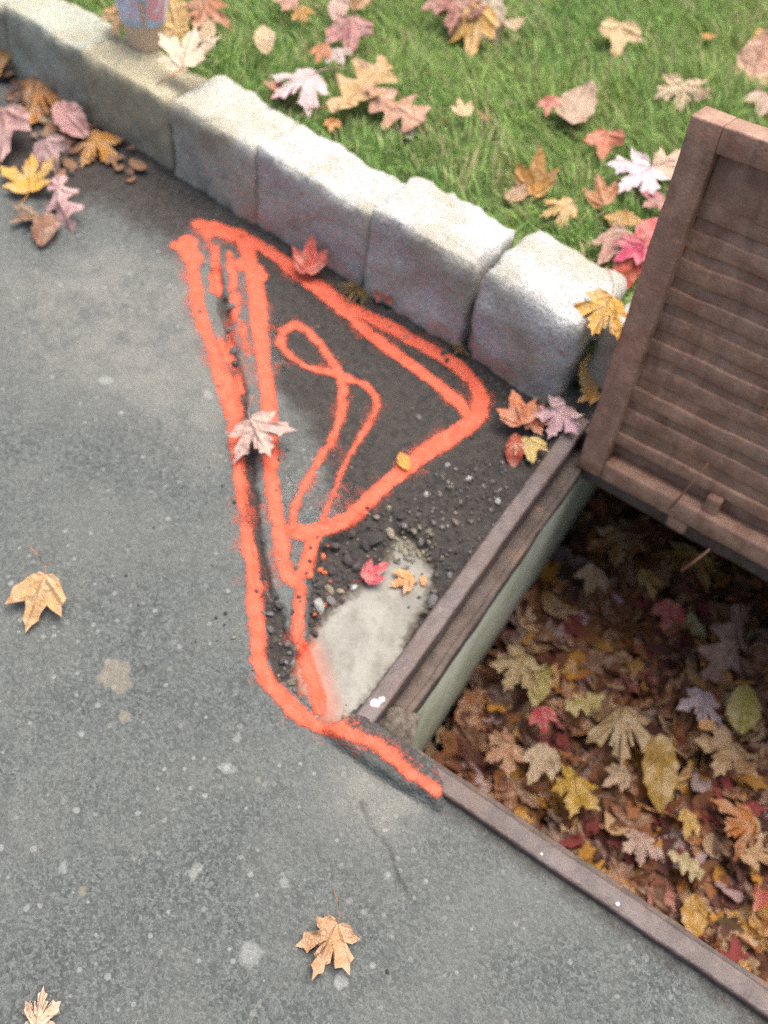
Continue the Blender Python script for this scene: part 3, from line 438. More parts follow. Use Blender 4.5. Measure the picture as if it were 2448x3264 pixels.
def make_granite():
    m, nt, b = new_mat('granite'); g = N(nt); co = g.coord('Generated'); ob = g.coord()
    rnd = g.info('Random')
    off = nt.nodes.new('ShaderNodeVectorMath'); off.operation = 'ADD'; nt.links.new(ob, off.inputs[0])
    cmb = nt.nodes.new('ShaderNodeCombineXYZ'); nt.links.new(g.math('MULTIPLY', rnd, 9.0), cmb.inputs[0]); nt.links.new(cmb.outputs[0], off.inputs[1])
    v = off.outputs[0]
    base = g.mix(g.ramp(g.noise(210, 4, .7, v), .3, .72), (.29, .288, .265), (.60, .60, .57))
    base = g.mix(1.0, base, g.info('Color'), 'MULTIPLY')
    base = g.mix(g.ramp(g.noise(420, 2, .6, v), .6, .75, 0, .6), base, (.12, .12, .12))
    base = g.mix(g.ramp(g.noise(7, 5, .65, v), .42, .68, 0, .65), base, (.29, .255, .17))
    base = g.mix(g.ramp(g.noise(13, 5, .7, v), .58, .75, 0, .55), base, (.22, .19, .12))
    base = g.mix(g.ramp(g.noise(26, 3, .6, v), .66, .76, 0, .55), base, (.34, .19, .09))
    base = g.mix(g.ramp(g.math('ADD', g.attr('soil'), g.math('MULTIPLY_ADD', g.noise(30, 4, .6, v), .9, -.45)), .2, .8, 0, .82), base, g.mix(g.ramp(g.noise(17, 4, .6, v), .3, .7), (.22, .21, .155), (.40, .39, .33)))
    base = g.mix(g.math('MULTIPLY', g.attr('spray'), g.ramp(g.noise(90, 3, .6, v), .3, .6, .4, .9)), base, (.60, .15, .09))
    h = g.math('ADD', g.noise(60, 6, .7, v), g.math('MULTIPLY', g.noise(300, 2, .6, v), .4))
    g.set(b, base, .82, g.bump(h, .9, .009), spec=.3)
    return m
M_GRANITE = make_granite()

def make_rust(name, c1, c2, c3, metal=.0, rough=.75, shine=None):
    m, nt, b = new_mat(name); g = N(nt); co = g.coord()
    base = g.mix(g.ramp(g.noise(28, 6, .65, co), .35, .68), c1, c2)
    base = g.mix(g.ramp(g.noise(9, 5, .6, co), .45, .7, 0, .85), base, c3)
    base = g.mix(g.ramp(g.noise(240, 3, .7, co), .55, .8, 0, .45), base, tuple(.4 * v for v in c1))
    base = g.mix(g.ramp(g.noise(75, 4, .7, co), .62, .72, 0, .6), base, (.30, .13, .055))
    mp = nt.nodes.new('ShaderNodeMapping'); mp.inputs['Scale'].default_value = (40, 6, 6); nt.links.new(co, mp.inputs[0])
    base = g.mix(g.ramp(g.noise(1, 5, .65, mp.outputs[0]), .48, .72, 0, .55), base, tuple(.5 * v for v in c1))
    base = g.mix(g.ramp(g.noise(14, 6, .7, co), .56, .72, 0, .6), base, (c2[0] * 1.35, c2[1] * 1.0, c2[2] * .75))
    r = rough; mt = metal
    if shine:
        msk = None
        for (x, y, rad) in shine:
            dn = nt.nodes.new('ShaderNodeVectorMath'); dn.operation = 'DISTANCE'
            nt.links.new(co, dn.inputs[0]); dn.inputs[1].default_value = (x, y, .012)
            k = g.ramp(g.math('ADD', dn.outputs['Value'], g.math('MULTIPLY_ADD', g.noise(90, 3, .6, co), rad * 1.6, -rad * .8)), rad * 1.3, rad * .2)
            msk = k if msk is None else g.math('MAXIMUM', msk, k)
        base = g.mix(msk, base, (.6, .6, .59))
        mt = g.math('MULTIPLY', msk, .85); r = g.math('MULTIPLY_ADD', msk, -.45, rough)
    h = g.math('ADD', g.noise(150, 5, .7, co), g.math('MULTIPLY', g.noise(35, 4, .6, co), 1.2))
    g.set(b, base, r, g.bump(h, .6, .003), mt)
    return m
M_GRATE = make_rust('rusty_cast_iron', (.21, .108, .066), (.32, .195, .130), (.25, .152, .108), metal=.0, rough=.62)
M_LIP = make_rust('worn_frame_steel', (.060, .042, .036), (.108, .082, .076), (.088, .054, .038), rough=.5, shine=[(.013, .050, .0065), (.017, .060, .004), (.29, .008, .0022), (.395, .010, .0026)])
M_LEDGE = make_rust('rusty_ledge', (.048, .034, .027), (.105, .075, .058), (.082, .071, .064), rough=.8)

def make_paint():
    m, nt, b = new_mat('orange_marking_paint'); g = N(nt); co = g.coord()
    base = g.mix(g.ramp(g.noise(60, 4, .6, co), .3, .7), (.50, .078, .036), (.56, .110, .060))
    base = g.mix(g.ramp(g.noise(300, 3, .7, co), .58, .8, 0, .6), base, (.30, .035, .02))
    base = g.mix(g.ramp(g.noise(26, 4, .65, co), .52, .75, 0, .45), base, (.33, .055, .035))
    g.set(b, base, .75, g.bump(g.math('ADD', g.noise(330, 3, .7, co), g.math('MULTIPLY', g.voro(230, co), -.8)), .6, .0025), spec=.3)
    tr = nt.nodes.new('ShaderNodeBsdfTransparent'); mx = nt.nodes.new('ShaderNodeMixShader')
    a = g.math('ADD', g.math('MULTIPLY', g.attr('cover'), .95), g.math('ADD', g.math('MULTIPLY_ADD', g.noise(260, 4, .75, co), 1.1, -.55), g.math('MULTIPLY_ADD', g.noise(48, 4, .7, co), .5, -.22)))
    fac = g.ramp(a, .25, .78)
    nt.links.new(fac, mx.inputs[0]); nt.links.new(tr.outputs[0], mx.inputs[1]); nt.links.new(b.outputs[0], mx.inputs[2])
    nt.links.new(mx.outputs[0], nt.nodes['Material Output'].inputs[0])
    return m
M_PAINT = make_paint()

def make_leaf():
    m, nt, b = new_mat('dry_leaf'); g = N(nt); co = g.coord(); rnd = g.info('Random'); col = g.info('Color')
    off = nt.nodes.new('ShaderNodeVectorMath'); off.operation = 'ADD'; nt.links.new(co, off.inputs[0])
    cmb = nt.nodes.new('ShaderNodeCombineXYZ'); nt.links.new(g.math('MULTIPLY', rnd, 17.0), cmb.inputs[0]); nt.links.new(cmb.outputs[0], off.inputs[1])
    v = off.outputs[0]
    dark = g.mix(1.0, col, (.52, .42, .36), 'MULTIPLY'); lite = g.mix(.35, col, (.62, .5, .38))
    base = g.mix(g.ramp(g.noise(3.2, 5, .65, v), .38, .66), col, lite)
    base = g.mix(g.ramp(g.noise(2.4, 5, .7, v), .5, .74, 0, .8), base, dark)
    base = g.mix(g.ramp(g.noise(24, 3, .7, v), .6, .74, 0, .55), base, dark)
    s = g.sep(co)
    x, y = s[0], g.math('ADD', s[1], .26)
    ang = g.math('ABSOLUTE', g.math('ARCTAN2', x, y)); pp = g.math('PINGPONG', ang, .45)
    r = g.math('SQRT', g.math('ADD', g.math('MULTIPLY', x, x), g.math('MULTIPLY', y, y)))
    dist = g.math('MULTIPLY', r, pp)
    vein = g.ramp(dist, .014, .004)
    base = g.mix(g.math('MULTIPLY', vein, .35), base, g.mix(.5, col, (.5, .34, .2)))
    h = g.math('ADD', g.noise(9, 4, .6, v), g.math('MULTIPLY', g.ramp(dist, .05, .0), .6))
    g.set(b, base, .62, g.bump(h, .45, .05), spec=.3)
    tl = nt.nodes.new('ShaderNodeBsdfTranslucent'); nt.links.new(base, tl.inputs[0])
    mx = nt.nodes.new('ShaderNodeMixShader'); mx.inputs[0].default_value = .22
    nt.links.new(b.outputs[0], mx.inputs[1]); nt.links.new(tl.outputs[0], mx.inputs[2])
    nt.links.new(mx.outputs[0], nt.nodes['Material Output'].inputs[0])
    return m
M_LEAF = make_leaf()

def make_colour(name, out='attr', rough=.7, trans=0.0):
    m, nt, b = new_mat(name); g = N(nt); co = g.coord()
    col = g.attr('col', 'Color') if out == 'attr' else g.info('Color')
    n = g.noise(90 if out == 'attr' else 160, 4, .7, co)
    col = g.mix(g.ramp(n, .35, .75, 0, .5), col, g.mix(1.0, col, (.55, .52, .5), 'MULTIPLY'))
    g.set(b, col, rough, None if trans else g.bump(n, .6, .003), spec=.3)
    if trans:
        tl = nt.nodes.new('ShaderNodeBsdfTranslucent'); nt.links.new(col, tl.inputs[0])
        mx = nt.nodes.new('ShaderNodeMixShader'); mx.inputs[0].default_value = trans
        nt.links.new(b.outputs[0], mx.inputs[1]); nt.links.new(tl.outputs[0], mx.inputs[2])
        nt.links.new(mx.outputs[0], nt.nodes['Material Output'].inputs[0])
    return m
M_GRASS = make_colour('grass_blade', 'attr', .55, .3)
M_LITTER = make_colour('leaf_litter', 'attr', .75, .12)
M_STONE = make_colour('loose_stone', 'info', .85)
M_STEM = make_colour('leaf_stalk', 'info', .6)

def make_soil():
    m, nt, b = new_mat('lawn_soil'); g = N(nt); co = g.coord()
    base = g.mix(g.ramp(g.noise(40, 5, .7, co), .35, .7), (.07, .115, .036), (.145, .215, .062))
    base = g.mix(g.ramp(g.noise(6, 4, .6, co), .5, .7, 0, .6), base, (.09, .075, .04))
    g.set(b, base, .95, g.bump(g.noise(120, 4, .7, co), .8, .01), spec=.1)
    return m
M_SOIL = make_soil()
def make_dirt():
    m, nt, b = new_mat('packed_dirt'); g = N(nt); co = g.coord()
    base = g.mix(g.ramp(g.noise(70, 5, .7, co), .35, .7), (.075, .06, .048), (.165, .145, .12))
    base = g.mix(g.ramp(g.noise(220, 3, .7, co), .55, .75, 0, .7), base, (.045, .035, .03))
    g.set(b, base, .95, g.bump(g.noise(160, 4, .7, co), .9, .004), spec=.1)
    return m
M_DIRT = make_dirt()

# ------------------------------------------------------------------ road surface
def road_fields(x, y):
    """height of the road and its wear masks at the points x, y"""
    wob = fbm(x, y, 34, 3, 3) * .007 + fbm(x, y, 110, 2, 5) * .003
    z = fbm(x, y, 2.2, 3, 1) * .0022 + fbm(x, y, 55, 3, 2) * .0007
    edge = np.minimum(np.minimum(x + 1.5, .95 - x), np.minimum(y + .75, .98 - y))
    z = z * sstep(0, .08, edge)
    cr = poly_sd(x, y, CRATER) + wob
    inner = sstep(-.002, .013, cr)
    deep = .001 + .021 * sstep(.34, .20, y) 
    co_sd = poly_sd(x, y, CONCRETE) + wob * 1.6 + fbm(x, y, 60, 3, 67) * .008
    conc = sstep(-.004, .004, co_sd)
    rub = fbm(x, y, 70, 3, 9) * .0045 * inner * (1 - conc)
    z = z - inner * deep * (1 - conc) + rub
    z = z * (1 - conc) + conc * (-.015 + fbm(x, y, 9, 3, 4) * .002)
    gd = line_d(x, y, GROOVE) + wob * .8
    gr = sstep(.013, .004, gd)
    g2 = sstep(-.004, .010, poly_sd(x, y, GROOVE2) + wob)
    gm = np.maximum(gr * .85, g2) * (1 - conc)
    z = z - gm * (.011 + .004 * fbm(x, y, 60, 2, 12)) * (1 - inner * .6)
    ck = np.zeros_like(x)
    for P in CRACKS:
        ck = np.maximum(ck, sstep(.0040, .0010, line_d(x, y, P) + wob * .55) * sstep(-.5, .3, fbm(x, y, 25, 2, 63)) * .8)
    z = z - ck * .003
    # broken lip stays slightly proud
    z = z + .003 * sstep(.016, .0, np.abs(cr + .008)) * (1 - inner) * (x < 0) * sstep(.34, .20, y)
    cn = sstep(-.008, .006, poly_sd(x, y, CORNER) + wob * .6)
    z = z * (1 - cn) + cn * (.0165 + fbm(x, y, 60, 3, 61) * .0012)
    dirt = sstep(-.05, .04, poly_sd(x, y, PATCH_DIRT)) * .95
    dirt = np.maximum(dirt, sstep(-.10, .07, poly_sd(x, y, GUTTER_DIRT)) * .85)
    dirt = np.maximum(dirt, inner * (1 - conc))
    dirt = np.maximum(dirt, gm)
    # darker band along the outside of the basin frame
    fd = np.maximum(np.maximum(-x, x - FRAME_X), np.maximum(-y, y - FRAME))
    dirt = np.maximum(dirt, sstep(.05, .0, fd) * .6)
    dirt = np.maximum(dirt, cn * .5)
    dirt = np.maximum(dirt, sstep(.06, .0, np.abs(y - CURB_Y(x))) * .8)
    pale = sstep(-.10, .05, poly_sd(x, y, PALE)) * .5
    p2 = sstep(-.03, .02, poly_sd(x, y, PALE2))
    pale = np.maximum(pale, p2 * .12); dirt = np.maximum(dirt, .5 * sstep(-.06, .02, poly_sd(x, y, PALE2))) * (1 - .3 * p2)
    pale = np.maximum(pale, .6 * sstep(.10, .02, np.hypot(x - .08, y + .03)) * (fd > .025))
    stain = np.zeros_like(x); chalk = np.zeros_like(x)
    for (sx, sy, sr, k) in SPOTS:
        s = sstep(sr * 1.4, sr * .3, np.hypot(x - sx, y - sy) + wob * 1.3 + fbm(x, y, 120, 3, 65) * .004)
        if k == 0: stain = np.maximum(stain, s)
        else: chalk = np.maximum(chalk, s * (1.0 if k == 2 else .8))
    return dict(corner=cn, z=z, conc=conc, dirt=dirt, pale=pale, stain=stain, chalk=chalk, crack=np.maximum(ck, gm * .35), rub=inner)

X0, X1, Y0, Y1 = -1.5, .95, -.75, .98
gx = np.arange(X0, X1 + 1e-6, (X1 - X0) / round((X1 - X0) / GRID))
gy = np.arange(Y0, Y1 + 1e-6, (Y1 - Y0) / round((Y1 - Y0) / GRID))
nx, ny = len(gx), len(gy)
GX, GY = [a.ravel() for a in np.meshgrid(gx, gy)]
F = road_fields(GX, GY)
VER = np.stack([GX, GY, F['z']], 1)
ii, jj = np.meshgrid(np.arange(nx - 1), np.arange(ny - 1))
q0 = (jj * nx + ii).ravel()
QUADS = np.stack([q0, q0 + 1, q0 + nx + 1, q0 + nx], 1)
qc = VER[QUADS].mean(1)
hole = (qc[:, 0] > .004) & (qc[:, 0] < FRAME_X - .004) & (qc[:, 1] > .004) & (qc[:, 1] < FRAME + .0) & ~((qc[:, 2] > .0125) & (F['corner'][QUADS].mean(1) > .5))
under = qc[:, 1] > CURB_Y(qc[:, 0]) + .06
keep = ~(hole | under)
is_conc = F['conc'][QUADS].mean(1) > .5

def sub_mesh(name, faces, dz=0.0, attrs=()):
    used = np.unique(faces)
    mp = np.full(len(VER), -1, np.int64); mp[used] = np.arange(len(used))
    v = VER[used].copy(); v[:, 2] += dz
    me = np_mesh(name, v, mp[faces])
    for an, av in attrs:
        add_attr(me, an, av[used])
    return me

road = link('road', sub_mesh('road', QUADS[keep & ~is_conc], 0, [(k, F[k]) for k in ('dirt', 'pale', 'stain', 'chalk', 'crack')]), M_ROAD)
tag(road, 'grey worn asphalt road with pale stone specks', 'road', kind='structure')
# the road goes on around the measured piece
def frame_sheet(name, ox0, ox1, oy0, oy1, ix0, ix1, iy0, iy1, z):
    v = [(ox0, oy0, z), (ox1, oy0, z), (ox1, oy1, z), (ox0, oy1, z), (ix0, iy0, z), (ix1, iy0, z), (ix1, iy1, z), (ix0, iy1, z)]
    me = bpy.data.meshes.new(name)
    me.from_pydata(v, [], [(0, 1, 5, 4), (1, 2, 6, 5), (3, 0, 4, 7)])
    return me
far_road = link('road', frame_sheet('far_road', -60, 60, -60, .98, X0, X1, Y0, Y1, 0.0), M_ROAD)
tag(far_road, 'asphalt road running on beyond the picture', 'road', kind='structure')

# ------------------------------------------------------------------ catch basin: collar, frame, walls
basin = empty('catch_basin', (FRAME_X / 2, FRAME / 2, 0))
tag(basin, 'open square catch basin with rusty steel frame and concrete walls', 'catch basin')
def bpart(name, me, mat):
    o = link(name, me, mat, basin)
    o.matrix_parent_inverse = Matrix.Translation(basin.location).inverted()
    return o
spray = np.zeros(len(VER))
for kind, P, rag in STROKES:
    for i in range(len(P) - 1):
        spray = np.maximum(spray, sstep(.032, .0, seg_dist(GX, GY, P[i], P[i + 1], P[i][2] / 2, P[i + 1][2] / 2)))
collar = bpart('concrete_collar', sub_mesh('concrete_collar', QUADS[keep & is_conc], 0, [('dirt', sstep(.035, -.006, poly_sd(GX, GY, CONCRETE)) * .85), ('spray', spray * .5)]), M_COLLAR)
collar['label'] = 'pale bare concrete exposed beside the frame'
lw, lz = .028, .013
def rough_bar(name, lo, hi, bev=.004, amp=.0012):
    bm = bmesh.new(); bmesh.ops.create_cube(bm, size=1)
    lo, hi = Vector(lo), Vector(hi)
    for v in bm.verts:
        v.co = Vector(((v.co.x + .5) * (hi.x - lo.x) + lo.x, (v.co.y + .5) * (hi.y - lo.y) + lo.y, (v.co.z + .5) * (hi.z - lo.z) + lo.z))
    ax = max(range(3), key=lambda a: hi[a] - lo[a])
    bmesh.ops.bevel(bm, geom=list(bm.edges), offset=bev, segments=2, profile=.6, affect='EDGES')
    es = [e for e in bm.edges if abs((e.verts[0].co - e.verts[1].co)[ax]) > (hi[ax] - lo[ax]) * .6]
    bmesh.ops.subdivide_edges(bm, edges=es, cuts=26, use_grid_fill=True)
    for v in bm.verts:
        n = mnoise.noise_vector(v.co * 45) * amp + mnoise.noise_vector(v.co * 11) * amp * 1.2
        v.co += n
    me = bpy.data.meshes.new(name); bm.to_mesh(me); bm.free()
    return smooth(me)
S_, SX = FRAME, FRAME_X
for lo, hi in [((0, 0, -.05), (lw, S_, lz)), ((SX - lw, 0, -.05), (SX, S_, lz)), ((lw + .0005, 0, -.05), (SX - lw - .0005, lw, lz)), ((lw + .0005, S_ - lw, -.05), (SX - lw - .0005, S_, lz))]:
    bpart('frame_lip', rough_bar('frame_lip', lo, hi), M_LIP)
ld, lt = .056, -.030
for lo, hi in [((lw - .002, lw - .002, -.062), (ld, S_ - lw + .002, lt)), ((SX - ld, lw - .002, -.062), (SX - lw + .002, S_ - lw + .002, lt)), ((ld + .0005, lw - .002, -.062), (SX - ld - .0005, ld - .010, lt)), ((ld + .0005, S_ - ld, -.062), (SX - ld - .0005, S_ - lw + .002, lt))]:
    bpart('frame_ledge', rough_bar('frame_ledge', lo, hi, .005, .0016), M_LEDGE)
# second step of the ledge, a thin bright rounded edge on the left and front
bpart('ledge_edge', rough_bar('ledge_edge', (ld - .009, ld - .008, -.064), (ld + .001, S_ - ld, -.0265), .003, .002), M_LEDGE)
bpart('ledge_edge', rough_bar('ledge_edge', (ld + .003, ld - .019, -.064), (SX - ld, ld - .009, -.0265), .003, .002), M_LEDGE)
wz0, BACK = -.72, .98
for lo, hi in [((-.06, -.06, wz0), (ld - .001, BACK + .08, -.066)), ((SX - ld + .004, -.06, wz0), (SX + .06, BACK + .08, -.066)), ((ld, -.06, wz0), (SX - ld + .003, ld - .013, -.066)), ((ld, BACK, wz0), (SX - ld + .003, BACK + .08, -.066))]:
    bpart('basin_wall', rough_bar('basin_wall', lo, hi, .003, .0012), M_WALL)
bpart('basin_roof', box_mesh('basin_roof', (ld, S_ + .004, -.115), (SX - ld + .003, BACK, -.068), .004), M_WALL)
bpart('basin_floor', box_mesh('basin_floor', (ld, ld - .013, wz0), (SX - ld + .003, BACK, -.60), 0), M_WALL)

# ------------------------------------------------------------------ curb stones
def stone_mesh(name, lx, dep, hgt, rad, seed, amp=.006):
    n = (max(8, int(lx / .011)), 13, 15)
    bm = bmesh.new()
    bmesh.ops.create_cube(bm, size=2)
    # subdivided box surface
    bm.free()
    vs, fs, idx = [], [], {}
    def vid(i, j, k):
        key = (i, j, k)
        if key not in idx:
            idx[key] = len(vs); vs.append((i / n[0] * 2 - 1, j / n[1] * 2 - 1, k / n[2] * 2 - 1))
        return idx[key]
    for i in range(n[0]):
        for j in range(n[1]):
            fs.append((vid(i, j, 0), vid(i, j + 1, 0), vid(i + 1, j + 1, 0), vid(i + 1, j, 0)))
            fs.append((vid(i, j, n[2]), vid(i + 1, j, n[2]), vid(i + 1, j + 1, n[2]), vid(i, j + 1, n[2])))
    for i in range(n[0]):
        for k in range(n[2]):
            fs.append((vid(i, 0, k), vid(i + 1, 0, k), vid(i + 1, 0, k + 1), vid(i, 0, k + 1)))
            fs.append((vid(i, n[1], k), vid(i, n[1], k + 1), vid(i + 1, n[1], k + 1), vid(i + 1, n[1], k)))
    for j in range(n[1]):
        for k in range(n[2]):
            fs.append((vid(0, j, k), vid(0, j, k + 1), vid(0, j + 1, k + 1), vid(0, j + 1, k)))
            fs.append((vid(n[0], j, k), vid(n[0], j + 1, k), vid(n[0], j + 1, k + 1), vid(n[0], j, k + 1)))
    half = Vector((lx / 2, dep / 2, hgt / 2)); out = []
    o = Vector((seed * 3.7, seed * 1.3, seed * 2.1))
    for v in vs:
        p = Vector((v[0] * half.x, v[1] * half.y, v[2] * half.z))
        r = rad * (1 + .5 * mnoise.noise(Vector((v[0], v[1], v[2])) * 1.3 + o))
        c = Vector([max(-half[a] + r, min(half[a] - r, p[a])) for a in range(3)])
        d = p - c
        nrm = d.normalized() if d.length > 1e-6 else Vector((0, 0, 0))
        if d.length > 1e-6: p = c + nrm * r
        else: nrm = Vector((0, 0, 1))
        p += nrm * (mnoise.fractal(p * 9 + o, .7, 2.1, 4) * amp * .9 + abs(mnoise.noise(p * 22 + o)) * amp * -.9 + mnoise.fractal(p * 55 + o, .8, 2.1, 3) * amp * .5)
        # tops crown a little and lean
        if v[2] > .2: p.z += (.003 * (1 - v[0] ** 2) - .004 * v[1] + .006 * mnoise.noise(Vector((v[0] * 1.2, v[1], seed)))) * (v[2] - .2)
        out.append(p)
    me = bpy.data.meshes.new(name); me.from_pydata(out, [], fs)
    smooth(me)
    return me
STONES = [  # x0, x1, top height, depth, label
    (-2.14, -1.88, .150, .13, 'granite curb stone, third beyond the left edge'),
    (-1.875, -1.615, .146, .13, 'granite curb stone, second beyond the left edge'),
    (-1.61, -1.36, .142, .12, 'granite curb stone just past the left edge of the picture'),
    (-1.355, -1.135, .148, .115, 'mossy granite curb stone at the left edge, left of the cup'),
    (-1.128, -.908, .146, .125, 'yellowish granite curb stone below the iced coffee cup'),
    (-.900, -.700, .152, .14, 'granite curb stone under the cream folded leaf'),
    (-.693, -.445, .160, .125, 'granite curb stone behind the top of the orange triangle'),
    (-.438, -.236, .176, .14, 'granite curb stone with a rust spot, next to the last'),
    (-.222, -.040, .182, .175, 'brightest granite curb stone, last before the open basin'),
    (.89, 1.14, .165, .15, 'granite curb stone on the far side of the basin')]
SPRAYPTS = [(-.70, .035, .06), (-.66, .03, .05), (-.5, .03, .06), (-.35, .02, .05), (-.27, .03, .06), (-.20, .03, .07), (-.14, .03, .06)]
def soil_z(x): return .122 + .02 * np.clip((x + 1.0) / .8, 0, 1)
for si, (x0, x1, top, dep, lab) in enumerate(STONES):
    lx = x1 - x0 + .009; h = top + .12
    me = stone_mesh('curb_stone', lx, dep, h, .011 if si != 8 else .030, si + 1, .0075)
    cx = (x0 + x1) / 2
    jig = [.004, -.003, .002, .0, .003, -.002, .002, -.002, -.006, 0][si]
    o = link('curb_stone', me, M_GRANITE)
    cy = CURB_Y(cx) + dep / 2 + jig
    cz = top - h / 2 - .004
    o.location = (cx, cy, cz)
    o.color = {0: (.85, .83, .7, 1), 1: (.85, .83, .7, 1), 2: (.85, .83, .7, 1), 3: (.80, .84, .72, 1), 4: (.90, .82, .58, 1), 5: (.93, .92, .84, 1)}.get(si, (1, 1, 1, 1))
    o.rotation_euler = (math.radians([-2, 1, -2, -3, -2, -3, -2, -3, -3, -2][si]), math.radians([0, 1, -1, 1.0, -.5, 1.0, 1, -1, 1.6, 0][si]), math.atan(-.066) + math.radians([0, .6, -.5, .5, -.6, 1.0, -.5, .8, -1.2, 0][si]))
    n = len(me.vertices); cos_ = np.empty(n * 3, np.float32); me.vertices.foreach_get('co', cos_); cos_ = cos_.reshape(-1, 3)
    wx, wz = cos_[:, 0] + cx, cos_[:, 2] + cz
    front = cos_[:, 1] < 0
    sp = np.zeros(n)
    for (px_, pz_, pr_) in SPRAYPTS:
        sp = np.maximum(sp, sstep(pr_, pr_ * .25, np.hypot(wx - px_, (wz - pz_ + .025) * 2.2)) * front * .5)
    add_attr(me, 'spray', sp)
    # road grime that clings to the weathered street faces
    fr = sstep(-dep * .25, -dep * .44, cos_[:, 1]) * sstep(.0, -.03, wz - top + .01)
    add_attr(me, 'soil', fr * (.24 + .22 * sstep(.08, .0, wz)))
    tag(o, lab, 'curb stone', 'granite curb stones along the lawn')
th = link('throat_stone', stone_mesh('throat_stone', .905, .16, .21, .018, 31), M_GRANITE)
th.location = (.43, .79, .045)
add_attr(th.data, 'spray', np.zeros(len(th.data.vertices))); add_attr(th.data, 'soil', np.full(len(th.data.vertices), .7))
tag(th, 'granite throat stone behind the upright grate', 'curb stone', 'granite curb stones along the lawn')

# ------------------------------------------------------------------ lawn
lx_ = np.linspace(-2.6, 1.6, 170); ly_ = np.concatenate([[0.0, .02], np.linspace(.05, 2.3, 90)])
LX, LY = np.meshgrid(lx_, ly_)
front = CURB_Y(LX) + .07
WY = front + LY
WZ = soil_z(LX) + fbm(LX, WY, 5, 3, 21) * .008 + fbm(LX, WY, 40, 2, 22) * .003 + .01 * LY
WZ[0, :] = -.08; WZ[1, :] -= .02
# the ground behind the basin throat
v = np.stack([LX.ravel(), WY.ravel(), WZ.ravel()], 1)
a_, b_ = np.meshgrid(np.arange(len(lx_) - 1), np.arange(len(ly_) - 1))
q = (b_ * len(lx_) + a_).ravel()
lawn = link('lawn', np_mesh('lawn', v, np.stack([q, q + 1, q + len(lx_) + 1, q + len(lx_)], 1)), M_SOIL)
tag(lawn, 'green lawn ground behind the granite curb', 'lawn', kind='structure')
me = bpy.data.meshes.new('far_lawn')
me.from_pydata([(-60, .9, .10), (-2.58, .9, .10), (1.58, .9, .10), (60, .9, .10), (-60, 60, .10), (60, 60, .10), (-2.58, 2.9, .10), (1.58, 2.9, .10)], [], [(0, 1, 6, 4), (6, 7, 5, 4), (2, 3, 5, 7)])
tag(link('lawn', me, M_SOIL), 'lawn running on beyond the picture', 'lawn', kind='structure')

def stone_back(x):
    b = np.full_like(x, .13)
    for (x0, x1, top, dep, lab) in STONES:
        b = np.where((x >= x0 - .004) & (x <= x1 + .004), dep, b)
    b = np.where((x > -.02) & (x < .89), .215, b)
    return CURB_Y(x) + b
def make_grass(nb):
    x = RNG.uniform(-2.1, 1.3, nb); t = RNG.uniform(0, 1, nb)
    y = CURB_Y(x) + .08 + t * 2.2
    dens = fbm(x, y, 9, 3, 31)
    keep = (y > stone_back(x) - .004 + .006 * fbm(x, y, 30, 2, 33)) & (RNG.uniform(-1, 1, nb) < dens * 1.2 + .65)
    x, y = x[keep], y[keep]; n = len(x)
    z = soil_z(x) + fbm(x, y, 5, 3, 21) * .008 + .01 * (y - CURB_Y(x) - .07) - .004
    clump = fbm(x, y, 14, 2, 35)
    h = RNG.uniform(.016, .042, n) * (1 + .35 * clump)
    h *= np.where(y - stone_back(x) < .03, .75, 1)
    for lf in LEAVES:
        if lf[1] > CURB_Y(lf[0]) + .1:
            d = np.hypot(x - lf[0], y - lf[1])
            h = np.where(d < lf[5] * .42, np.minimum(h, .016), h)
    a = RNG.uniform(0, 2 * np.pi, n)
    gust = np.arctan2(.4, -.9) + fbm(x, y, 6, 2, 37) * 1.6
    la = np.where(RNG.uniform(0, 1, n) < .5, gust, RNG.uniform(0, 2 * np.pi, n))
    lean = h * RNG.uniform(.25, 1.5, n)
    w = RNG.uniform(.0009, .0019, n)
    ca, sa = np.cos(a) * w, np.sin(a) * w
    dx, dy = np.cos(la) * lean, np.sin(la) * lean
    V = np.empty((n, 5, 3))
    V[:, 0] = np.stack([x - ca, y - sa, z], 1); V[:, 1] = np.stack([x + ca, y + sa, z], 1)
    V[:, 2] = np.stack([x + dx * .4 - ca * .8, y + dy * .4 - sa * .8, z + h * .65], 1)
    V[:, 3] = np.stack([x + dx * .4 + ca * .8, y + dy * .4 + sa * .8, z + h * .65], 1)
    V[:, 4] = np.stack([x + dx, y + dy, z + h * RNG.uniform(.75, 1.05, n)], 1)
    b = np.arange(n)[:, None] * 5
    T = np.concatenate([b + [[0, 1, 3]], b + [[0, 3, 2]], b + [[2, 3, 4]]])
    me = np_mesh('grass', V.reshape(-1, 3), T, True)
    u = RNG.uniform(0, 1, n)[:, None]; k = sstep(-.3, .4, fbm(x, y, 3.2, 3, 41))[:, None]
    c = (1 - u) * np.array([.10, .20, .055]) + u * np.array([.27, .425, .105])
    c = c * (1 - .45 * k) + np.array([.33, .40, .11]) * .45 * k
    yel = sstep(.0, .9, (x * .35 + y - 1.55) / .6)[:, None] * .45
    c = c * (1 - yel) + np.array([.40, .42, .10]) * yel
    dry = (RNG.uniform(0, 1, n) < .12 + .2 * sstep(.1, .5, fbm(x, y, 7, 2, 43)))[:, None]
    c = np.where(dry, np.array([.42, .36, .19]) * (.7 + .5 * u), c)
    c = c * (.75 + .5 * RNG.uniform(0, 1, n)[:, None])
    add_col(me, 'col', np.repeat(c, 5, 0))
    return me
grass = link('grass', make_grass(330000), M_GRASS)
tag(grass, 'short green lawn grass with dry blades behind the curb', 'grass', kind='stuff')

